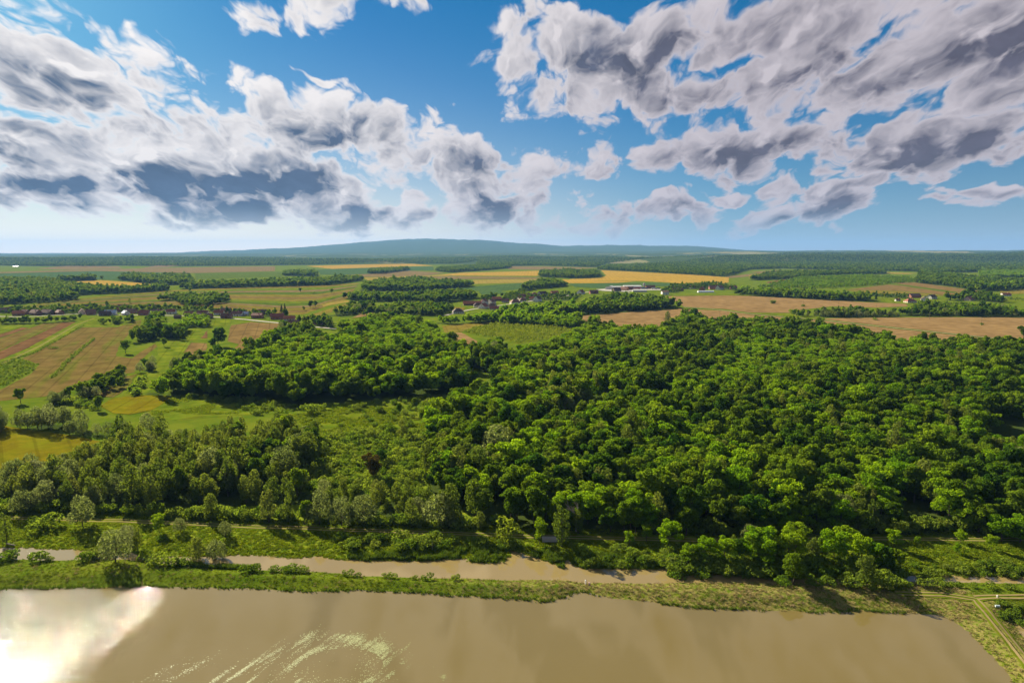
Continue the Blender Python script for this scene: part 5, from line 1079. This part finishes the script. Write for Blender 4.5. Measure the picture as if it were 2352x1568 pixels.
def house(c, x, y, L, Wd, H, RH, ang, wall, roof, label, hip=False, name='house', cat='house', chim=True, openings=True):
    (px, py), = V(c, (x, y)); gx, gy = U(px, py); o = bpy.data.objects.new(name, None); COL.objects.link(o); o.location = (gx, gy, .1); o.rotation_euler = (0, 0, math.radians(ang))
    a, b = L/2, Wd/2; mb = MB()
    mb.add([(-a, -b, -.2), (a, -b, -.2), (a, b, -.2), (-a, b, -.2), (-a, -b, H), (a, -b, H), (a, b, H), (-a, b, H)] + ([] if hip else [(-a, 0, H+RH), (a, 0, H+RH)]),
           [(0, 1, 5, 4), (2, 3, 7, 6)] + ([(1, 2, 6, 5), (3, 0, 4, 7)] if hip else [(1, 2, 6, 9, 5), (3, 0, 4, 8, 7)]))
    mb.obj('wall', WALL[wall], o)
    ov, th = .55, .22; A_, B_ = a+ov, b+ov; e = H-RH*ov/b; rd = max(0.0, a-b*.85) if hip else A_; top = H+RH+.12; rb = MB()
    for dz in (0, th):
        rb.add([(-A_, -B_, e+dz), (A_, -B_, e+dz), (A_, B_, e+dz), (-A_, B_, e+dz), (-rd, 0, top+dz), (rd, 0, top+dz)],
               [(0, 1, 5, 4), (2, 3, 4, 5)] + ([(1, 2, 5), (3, 0, 4)] if hip else []))
    rb.add([(-A_, -B_, e), (A_, -B_, e), (A_, -B_, e+th), (-A_, -B_, e+th), (-A_, B_, e), (A_, B_, e), (A_, B_, e+th), (-A_, B_, e+th)], [(0, 1, 2, 3), (5, 4, 7, 6)])
    if not hip:
        for sx in (-1, 1): rb.add([(sx*A_, -B_, e), (sx*A_, 0, top), (sx*A_, 0, top+th), (sx*A_, -B_, e+th), (sx*A_, B_, e), (sx*A_, B_, e+th)], [(0, 1, 2, 3), (1, 4, 5, 2)])
    ro = rb.obj('roof', ROOF[roof], o)
    if chim: cb = MB().box(a*.35-.35, a*.35+.35, -b*.3-.35, -b*.3+.35, H+RH*.4, H+RH+1.1); cb.box(a*.35-.45, a*.35+.45, -b*.3-.45, -b*.3+.45, H+RH+1.1, H+RH+1.25); cb.obj('chimney', M_CHIM, ro)
    if openings:
        n = max(2, int(L/3.2)); fl = 2 if H > 4.6 else 1
        for k in range(n):
            for q in range(fl):
                wx = -a+L*(k+.5)/n; z0 = 1.0+2.8*q
                if q == 0 and k == n//2: MB().box(wx-.55, wx+.55, -b-.06, -b+.02, 0, 2.2).obj('door', M_DOOR, o); continue
                w_ = MB().box(wx-.62, wx+.62, -b-.05, -b+.02, z0-.08, z0+1.38).obj('window', M_FRAME, o); MB().box(wx-.5, wx+.5, -b-.08, -b, z0, z0+1.3).obj('pane', M_GLASS, w_)
        for sx in (-1, 1):
            for wy in (-b*.45, b*.45):
                x0, x1 = sorted((sx*a-sx*.02, sx*(a+.05))); w_ = MB().box(x0, x1, wy-.62, wy+.62, .92, 2.38).obj('window', M_FRAME, o)
                x0, x1 = sorted((sx*a, sx*(a+.08))); MB().box(x0, x1, wy-.5, wy+.5, 1.0, 2.3).obj('pane', M_GLASS, w_)
            if not hip and RH > 2.4:
                x0, x1 = sorted((sx*a-sx*.02, sx*(a+.05))); w_ = MB().box(x0, x1, -.55, .55, H+.3, H+1.5).obj('window', M_FRAME, o); x0, x1 = sorted((sx*a, sx*(a+.08))); MB().box(x0, x1, -.45, .45, H+.4, H+1.4).obj('pane', M_GLASS, w_)
    return props(o, label, cat)
barn = dict(name='barn', cat='barn', chim=False, openings=False)
H_ = house
for a in [('Z1', 290, 318, 13, 9, 3, 3.6, 25, 'brick', 'orange', 'farmhouse with the brightest orange roof among the orchard trees'), ('Z1', 400, 300, 12, 8, 3, 3.4, -20, 'wood', 'old', 'mossy roofed farmhouse beside the bright orange roof'), ('Z1', 560, 310, 16, 9, 3.4, 4, -25, 'brick', 'brown', 'long brown roofed farmhouse behind the orchard'),
          ('Z1', 745, 305, 18, 9, 3.2, 4, -20, 'wood', 'old', 'very long mossy farm roof behind the orchard'), ('Z1', 840, 270, 13, 8, 3.4, 3.6, 8, 'cream', 'red', 'red roofed cream house behind the long mossy roof'), ('Z1', 935, 300, 10, 8, 3, 3.2, -30, 'brick', 'brown', 'small brown roofed house at the orchard end'),
          ('Z1', 1290, 295, 14, 9, 3.4, 4, -55, 'cream', 'brown', 'cream gabled house facing the fields'), ('Z1', 1425, 305, 12, 9, 3, 4.2, 35, 'brick', 'brown', 'brick farmhouse under the tall dark village tree'), ('Z1', 1390, 230, 11, 8, 4, 4, 0, 'wood', 'dark', 'dark high roofed barn behind the tall village tree'),
          ('Z1', 1650, 322, 14, 8, 3, 3.4, 10, 'wood', 'dark', 'dark timber house beside the metal roof'), ('Z1', 1735, 310, 15, 9, 3.2, 3.6, 15, 'white', 'metal', 'white house with a blue grey metal roof'), ('Z1', 1910, 258, 16, 8, 3, 3, 0, 'brick', 'red', 'long red roof behind the metal roofs'), ('Z1', 1972, 308, 10, 8, 2.8, 3.2, -40, 'white', 'metal', 'small white house with grey metal roof'),
          ('Z1', 2060, 285, 14, 8, 3, 3.4, 0, 'brick', 'old', 'mossy roofed house along the pale street'), ('Z1', 60, 270, 12, 8, 3, 3.2, 10, 'wood', 'old', 'timber house at the first orchard'), ('Z1', 120, 255, 10, 7, 3, 3, 0, 'wood', 'old', 'low timber house above the first orchard'), ('Z1', 1925, 205, 15, 7, 3, 2.6, 0, 'brick', 'brown', 'low brown roof behind the long red roof'),
          ('Z2', 235, 235, 15, 9, 3.2, 3.8, 0, 'brick', 'red', 'red roofed brick farmhouse on the pale street'), ('Z2', 360, 240, 14, 11, 3.4, 5.2, 60, 'grey', 'old', 'big grey gabled farmhouse on the pale street'), ('Z2', 348, 175, 17, 9, 4, 4.2, 0, 'wood', 'dark', 'large dark barn behind the grey gabled farmhouse'), ('Z2', 440, 218, 9, 8, 3, 2.6, 0, 'white', 'brown', 'small white house beside the large dark barn'),
          ('Z2', 550, 220, 12, 9, 3.4, 3.4, 5, 'white', 'red', 'white walled house with red roof on the street'), ('Z2', 755, 245, 12, 8, 3, 3.2, 0, 'cream', 'red', 'red roof half sunk in garden trees'), ('Z2', 920, 232, 15, 8, 3.2, 3, 0, 'white', 'brown', 'long white house with brown roof on the street'), ('Z2', 975, 275, 12, 10, 3, 3.6, 10, 'wood', 'brown', 'brown roofed barn house below the street'),
          ('Z2', 1110, 232, 13, 9, 3.4, 3.6, 5, 'white', 'red', 'white house with red brown roof before the fields'), ('Z2', 1195, 272, 13, 9, 3, 3.8, 0, 'brick', 'brown', 'brown roofed house below the street gardens'), ('Z2', 1320, 245, 15, 9, 3.4, 3.2, 0, 'white', 'brown', 'long white house at the end of the garden row'), ('Z2', 1190, 200, 14, 8, 3, 3.2, 0, 'wood', 'old', 'old barn behind the white house'),
          ('Z2', 1560, 270, 14, 9, 4, 2.6, -5, 'brick', 'red', 'low brick house with a shallow red roof'), ('Z2', 1590, 225, 18, 8, 3.6, 3, 0, 'wood', 'dark', 'dark barn behind the low brick house'), ('Z2', 1790, 282, 17, 10, 3.8, 3.8, 20, 'brick', 'red', 'big red brick house below the spruces'), ('Z2', 1935, 300, 14, 9, 3, 3.4, 10, 'cream', 'orange', 'cream house with orange red roof by the street bend'),
          ('Z2', 1985, 345, 12, 8, 2.6, 2.8, 10, 'brick', 'brown', 'low brown roof below the orange one'), ('Z2', 2270, 345, 10, 8, 3, 3, 0, 'brick', 'dark', 'dark roofed house between dark garden trees'), ('Z2', 620, 275, 8, 6, 2.4, 2.2, 10, 'wood', 'old', 'little timber shed below the street'), ('Z2', 1420, 240, 8, 7, 2.8, 2.6, 0, 'white', 'metal', 'small grey roofed annex beside the long white house')]: H_(*a)
for a in [('Z3', 520, 600, 16, 13, 3.2, 4, 10, 'white', 'dark', 'dark hipped roof before the bright hedge', True), ('Z3', 925, 462, 14, 11, 5.6, 4, 70, 'white', 'brown', 'tall two storey white house with brown roof'), ('Z3', 835, 500, 15, 11, 3.2, 3.6, 5, 'white', 'dark', 'dark hipped bungalow below the tall white house', True), ('Z3', 915, 522, 14, 12, 3.6, 4.4, 65, 'white', 'red', 'white gabled house with red brown roof at the lane'),
          ('Z3', 1040, 450, 14, 11, 4, 4, 60, 'white', 'brown', 'white gabled house behind the tall white house'), ('Z3', 1055, 512, 15, 11, 3.2, 3.6, 0, 'white', 'dark', 'white bungalow with dark hipped roof at the lane', True), ('Z3', 1260, 430, 13, 10, 3.2, 3.4, 0, 'grey', 'brown', 'grey house beside the green shed'), ('Z3', 1415, 458, 17, 13, 4, 4.6, 15, 'white', 'brown', 'white house with brown hipped roof beside the lawn', True),
          ('Z3', 1530, 415, 12, 10, 3, 4, 10, 'white', 'brown', 'small white house between two gables', True), ('Z3', 1520, 372, 16, 12, 4, 5, 30, 'white', 'brown', 'white gable under a big brown roof'), ('Z3', 1640, 342, 15, 9, 3, 3.6, 0, 'brick', 'brown', 'long brown roofed house on the rise'), ('Z3', 1715, 332, 13, 10, 3, 4.4, 10, 'brick', 'red', 'red pyramid roofed house on the rise', True), ('Z3', 1840, 332, 19, 13, 4, 6, 40, 'white', 'dark', 'large white gabled house with dark roof on the rise'),
          ('Z3', 1760, 415, 16, 12, 5, 5, 65, 'white', 'dark', 'white gabled house with balcony side below the rise'), ('Z3', 1680, 392, 10, 8, 3, 3.4, 0, 'cream', 'orange', 'small orange roofed house on the rise'), ('Z3', 2030, 312, 15, 12, 4.6, 4, 15, 'brick', 'orange', 'unplastered orange brick house with red roof'), ('Z3', 1085, 545, 14, 9, 2.6, 3, 0, 'cream', 'red', 'low red roof half behind the bright hedge'), ('Z3', 1500, 378, 9, 7, 2.8, 2.6, 10, 'cream', 'orange', 'little orange annex before the white gable'),
          ('Z4', 85, 275, 15, 12, 4, 5, 55, 'white', 'brown', 'white gabled house over the round grove'), ('Z4', 270, 270, 18, 12, 3.2, 4.6, 10, 'brick', 'brown', 'brick house with wide brown roof over the grove'), ('Z4', 600, 235, 18, 13, 3, 5.5, 20, 'wood', 'dark', 'dark roofed house in front of the white hall'), ('Z4', 715, 222, 17, 13, 3.6, 5, -35, 'orange', 'brown', 'bright orange walled house in front of the white hall'), ('Z4', 800, 215, 14, 11, 3, 4.6, 0, 'brick', 'brown', 'brown roofed house beside the orange one'),
          ('Z4', 1300, 285, 14, 11, 6, 2.6, 5, 'white', 'old', 'isolated tall white house on the pale field'), ('Z4', 1840, 222, 14, 11, 4, 5, 60, 'brick', 'red', 'red roofed gabled house beside the white tunnel'), ('Z4', 2010, 205, 24, 12, 4, 5, 0, 'brick', 'brown', 'broad brown farm roof beside the grain'), ('Z4', 2095, 212, 18, 13, 4.4, 6, 40, 'white', 'brown', 'white gabled farmhouse with large brown roof'), ('Z4', 1590, 190, 15, 9, 3.4, 3.4, 0, 'wood', 'brown', 'small barn among the farm gardens'),
          ('Z4', 1690, 192, 13, 9, 3.4, 3.8, 10, 'cream', 'orange', 'tan roofed house among the farm gardens'), ('Z4', 1425, 200, 11, 9, 3.4, 4, 60, 'wood', 'dark', 'dark gabled barn left of the farm gardens'), ('Z4', 2290, 200, 16, 10, 3.6, 4, 0, 'brick', 'red', 'red roof at the far end of the farm gardens'),
          ('Z5', 810, 440, 17, 12, 3.2, 4, 5, 'cream', 'red', 'red hipped roof at the edge of the hamlet', True), ('Z5', 1000, 418, 15, 11, 4, 4.6, 60, 'white', 'old', 'white gabled house above the tree belt'), ('Z5', 1100, 390, 19, 11, 4.2, 4, 30, 'white', 'dark', 'long white house in the hamlet'), ('Z5', 1610, 412, 18, 11, 3.4, 4, 35, 'pink', 'red', 'pinkish house with dark red roof in the hamlet'), ('Z5', 2100, 350, 17, 11, 3, 3.4, 0, 'white', 'red', 'small white house with red roof beyond the hamlet'), ('Z5', 640, 420, 8, 6, 2.4, 2.2, 0, 'white', 'brown', 'tiny white house hidden by hamlet bushes')]: H_(*a[:11], hip=len(a) > 11)
for a in [('Z3', 740, 472, 30, 11, 3, 4, 8, 'wood', 'orange', 'long low barn with weathered orange roof'), ('Z3', 1125, 402, 17, 10, 3.2, 4, 0, 'wood', 'orange', 'timber barn with orange brown roof'), ('Z4', 1490, 230, 24, 9, 3, 3, 5, 'wood', 'brown', 'long brown shed beside the isolated white house'), ('Z5', 865, 372, 22, 12, 4, 4, 10, 'brick', 'old', 'large reddish barn above the hamlet'), ('Z5', 1660, 372, 26, 11, 4, 3.6, 5, 'brick', 'old', 'long reddish barn behind the pinkish house'), ('Z4', 1090, 195, 22, 12, 4, 4, 0, 'brick', 'brown', 'brown barn beside the silo'), ('Z4', 930, 245, 32, 10, 3.4, 1.6, 3, 'grey', 'white', 'low pale shed before the parked trucks')]: H_(*a, **barn)
hall = dict(name='farm_hall', cat='hall', chim=False, openings=False)
H_('Z4', 515, 205, 28, 20, 5.0, 3.0, 70, 'white', 'white', 'white gabled farm hall with its end wall to the fields', **hall); H_('Z4', 825, 190, 44, 18, 5.0, 2.0, 4, 'white', 'white', 'large white roofed farm hall', **hall); H_('Z4', 600, 200, 26, 14, 5, 1.6, 3, 'white', 'white', 'low white shed between the two farm halls', **hall)
for c, x, y, L, lb in (('A', 135, 357, 30, 'far white hall below the left hills'), ('A', 700, 342, 22, 'far white sheds among the left woods'), ('C', 165, 282, 34, 'far pale building on the ridge'), ('C', 1120, 272, 34, 'far white house on the low ridge'), ('D', 560, 316, 45, 'far white farm hall in the woods'), ('D', 640, 318, 40, 'second far white farm hall in the woods'), ('C', 1820, 292, 50, 'far white shed in the right woods')): H_(c, x, y, L, 12, 5, 2, 5, 'white', 'white' if 'hall' in lb else 'red', lb, **hall)
# polytunnel
def at_px(c, x, y): (p,) = V(c, (x, y)); return U(p[0], p[1])
gx, gy = at_px('Z4', 1890, 252); o = bpy.data.objects.new('polytunnel', None); COL.objects.link(o); o.location = (gx, gy, .1); o.rotation_euler = (0, 0, math.radians(3))
mb = MB(); n = 10; L2 = 18
prof = [(math.cos(math.pi*k/n)*4.5, math.sin(math.pi*k/n)*3.9) for k in range(n+1)]
mb.add([(sx*L2, y, z) for sx in (-1, 1) for y, z in prof], [(k, k+1, n+2+k, n+1+k) for k in range(n)]); mb.obj('cover', plain('tunnel_film', (.85, .85, .84), .4, .5, .08), o)
for sx in (-1, 1): MB().add([(sx*(L2-.05), y, z) for y, z in prof], [tuple(range(n+1))]).obj('end_wall', MATS['tunnel_film'], o)
for k in range(7): rb = MB(); xx = -L2+k*6; [rb.tube((xx, prof[i][0]*1.01, prof[i][1]*1.01), (xx, prof[i+1][0]*1.01, prof[i+1][1]*1.01), .06, .06, 4, False) for i in range(n)]; rb.obj('hoop', M_FRAME, o)
props(o, 'white plastic tunnel beside the pale field', 'greenhouse')
# silo
gx, gy = at_px('Z4', 998, 190); o = bpy.data.objects.new('silo', None); COL.objects.link(o); o.location = (gx, gy, .1); M_STEEL = plain('galvanised_steel', (.45, .42, .38), .5, .5)
MB().tube((0, 0, 4), (0, 0, 11.5), 2.6, 2.6, 14).obj('tank', M_STEEL, o); MB().tube((0, 0, 11.5), (0, 0, 13), 2.8, .4, 14).obj('cap', M_STEEL, o); MB().tube((0, 0, 2), (0, 0, 4), .5, 2.6, 14).obj('hopper', M_STEEL, o)
for k in range(4): a = math.pi/4+k*math.pi/2; MB().tube((2.3*math.cos(a), 2.3*math.sin(a), 0), (2.3*math.cos(a), 2.3*math.sin(a), 5), .18, .18, 6).obj('leg', M_STEEL, o)
props(o, 'round grey steel silo on legs beside the trucks', 'silo')
YARD = plain('yard_concrete', (.30, .28, .24), .9, .2, .15, .2); sheet('yard', W(V('Z4', (300, 210), (440, 200), (1000, 205), (1290, 200), (1270, 222), (1050, 222), (700, 245), (420, 232))), .55, YARD, 'pale concrete yard around the white halls')
ROADM = plain('tyre_rubber_and_shade', (.02, .02, .02))  # tyre black, also the painted shade of the culvert mouth
def truck(c, x, y, col, L, label, ang):
    gx, gy = at_px(c, x, y); o = bpy.data.objects.new('truck', None); COL.objects.link(o); o.location = (gx, gy, .56); o.rotation_euler = (0, 0, math.radians(ang)); m = plain(label.split()[0]+'_paint', col, .4, .5)
    MB().box(-L/2, L/2, -1.25, 1.25, 1.2, 3.9).obj('trailer', m, o); cab = MB(); cab.add([(L/2+.5, -1.2, .7), (L/2+2.7, -1.2, .7), (L/2+2.7, 1.2, .7), (L/2+.5, 1.2, .7), (L/2+.5, -1.2, 3.3), (L/2+2.1, -1.2, 3.3), (L/2+2.1, 1.2, 3.3), (L/2+.5, 1.2, 3.3)], [(0, 1, 5, 4), (1, 2, 6, 5), (2, 3, 7, 6), (3, 0, 4, 7), (4, 5, 6, 7), (3, 2, 1, 0)])
    cb = cab.obj('cab', m, o); MB().add([(L/2+2.68, -1.0, 1.7), (L/2+2.68, 1.0, 1.7), (L/2+2.22, 1.0, 3.0), (L/2+2.22, -1.0, 3.0)], [(0, 1, 2, 3)]).obj('windscreen', M_GLASS, cb)
    for wx in (-L/2+1, -L/2+2.3, L/2-1, L/2+1.7):
        for sy in (-1, 1): MB().tube((wx, sy*1.22, .5), (wx, sy*.92, .5), .5, .5, 10).obj('wheel', ROADM, o)
    MB().box(-L/2, L/2+.6, -.5, .5, .7, 1.2).obj('chassis', M_STEEL, o)
    return props(o, label, 'truck')
truck('Z4', 1000, 205, (.03, .06, .22), 14, 'blue parked truck in front of the silo', 4); truck('Z4', 890, 208, (.25, .04, .05), 12, 'dark red parked truck beside the blue one', 2); truck('Z4', 940, 203, (.35, .06, .06), 12, 'bright red parked truck behind the blue one', 5); truck('Z4', 1140, 208, (.35, .37, .36), 10, 'grey parked truck at the end of the yard', 0); truck('Z4', 1190, 206, (.10, .16, .10), 10, 'dull green parked truck at the end of the yard', 10)

# ------------------------------------------------------------------ poles, culvert, log, marker posts
M_POLE = plain('pole_wood', (.16, .12, .09))
def pole(c, x, y, label, h=9.5):
    gx, gy = at_px(c, x, y); o = bpy.data.objects.new('utility_pole', None); COL.objects.link(o); o.location = (gx, gy, .1)
    MB().tube((0, 0, -.3), (0, 0, h), .17, .11, 7).obj('post', M_POLE, o); cr = MB().box(-1.1, 1.1, -.07, .07, h-.9, h-.75).obj('crossarm', M_POLE, o)
    for k in (-.95, 0, .95): MB().tube((k, 0, h-.75), (k, 0, h-.5), .06, .04, 6).obj('insulator', M_FRAME, cr)
    return props(o, label, 'pole')
for a in [('C', 1862, 785, 'thin pole rising over the wood edge at the field path'), ('D', 460, 690, 'pole rising from a small bush on the pale field'), ('D', 1077, 725, 'pole in front of the tree belt gap'), ('D', 1530, 800, 'pole on the dark spot of the lower pale field'), ('D', 1970, 846, 'pole standing in a bush on the lower pale field'), ('D', 755, 695, 'pole on the upper pale field'), ('B', 457, 850, 'pole beside the last house of the left village'), ('B', 168, 815, 'pole beside the low brick house'), ('C', 300, 570, 'pole at the foot of the round copse'), ('Z3', 575, 560, 'pole beside the dark hipped roof')]: pole(*a)
gx, gy = at_px('K', 430, 378); o = bpy.data.objects.new('culvert', None); COL.objects.link(o); gz = float(height(gx, gy)[0]); o.location = (gx, gy, gz); M_CONC = plain('old_concrete', (.34, .31, .27))
MB().box(-2.6, 2.6, -.5, 3.2, .25, .55).obj('deck', M_CONC, o)
for s in (-1, 1): MB().box(s*2.2-.35, s*2.2+.35, -.3, 3.0, -1.4, .25).obj('abutment', M_CONC, o); rl = MB(); rl.tube((-2.5, -.4, 1.15), (2.5, -.4, 1.15), .05, .05, 6) if s < 0 else rl.tube((-2.5, -.4, .85), (2.5, -.4, .85), .04, .04, 6); rl.obj('railing', M_DEAD, o)
for x in (-2.2, 0, 2.2): MB().tube((x, -.4, .5), (x, -.4, 1.2), .06, .06, 6).obj('railing_post', M_DEAD, o)
MB().box(-1.85, 1.85, .6, .7, -1.4, .25).obj('painted_shade_panel', ROADM, o)  # solid near-black panel, painted shade for the inside of the culvert mouth
props(o, 'small concrete culvert carrying the track over the side ditch', 'culvert')
gx, gy = at_px('I', 92, 388); mb = MB(); mb.tube((-1.6, .3, .35), (1.7, -.5, .22), .24, .15, 8); mb.tube((.3, -.1, .3), (.9, .7, .9), .09, .03, 5)
lg = mb.obj('fallen_log', M_DEAD, None, (gx, gy, float(height(gx, gy)[0]))); props(lg, 'bleached fallen log lying on the ditch bank', 'log')
def post(c, x, y, h, r, mat, label, lean=0.0):
    gx, gy = at_px(c, x, y); o = bpy.data.objects.new('marker_post', None); COL.objects.link(o); o.location = (gx, gy, float(height(gx, gy)[0])); o.rotation_euler = (0, lean, .4)
    MB().box(-r, r, -r, r, -.3, h).obj('shaft', mat, o); MB().add([(-r*1.3, -r*1.3, h), (r*1.3, -r*1.3, h), (r*1.3, r*1.3, h), (-r*1.3, r*1.3, h), (0, 0, h+r)], [(0, 1, 4), (1, 2, 4), (2, 3, 4), (3, 0, 4), (3, 2, 1, 0)]).obj('cap', mat, o)
    return props(o, label, 'post')
post('K', 726, 718, 1.2, .16, WALL['white'], 'white marker post at the notch of the dike'); post('K', 758, 728, .7, .2, WALL['pink'], 'short reddish post beside the white marker'); post('L', 2102, 858, .7, .16, WALL['white'], 'short white post where the bank tracks meet')
gx, gy = at_px('L', 2085, 938); mb = MB(); mb.tube((0, 0, 0), (1.0, -.2, .05), .28, .28, 12); props(mb.obj('drain_pipe', plain('pale_blue_plastic', (.5, .58, .6), .5, .4), None, (gx, gy, float(height(gx, gy)[0])+.3)), 'pale drain pipe lying on the bank before the grey pool', 'pipe')
# ------------------------------------------------------------------ haze
hz = MB(); hz.box(-43000, 43000, -3000, 29000, -4, 560)
hm = bpy.data.materials.new('haze_air'); hm.use_nodes = True; ht = NT(hm.node_tree); ht.n.remove(ht.n['Principled BSDF'])
pv = ht.new('ShaderNodeVolumePrincipled'); pv.inputs['Color'].default_value = (.22, .46, .90, 1); pv.inputs['Density'].default_value = 3.0e-5; pv.inputs['Anisotropy'].default_value = .12
ht.l.new(pv.outputs[0], ht.n['Material Output'].inputs['Volume'])
props(hz.obj('haze', hm), 'pale blue haze over the far country', kind='stuff')
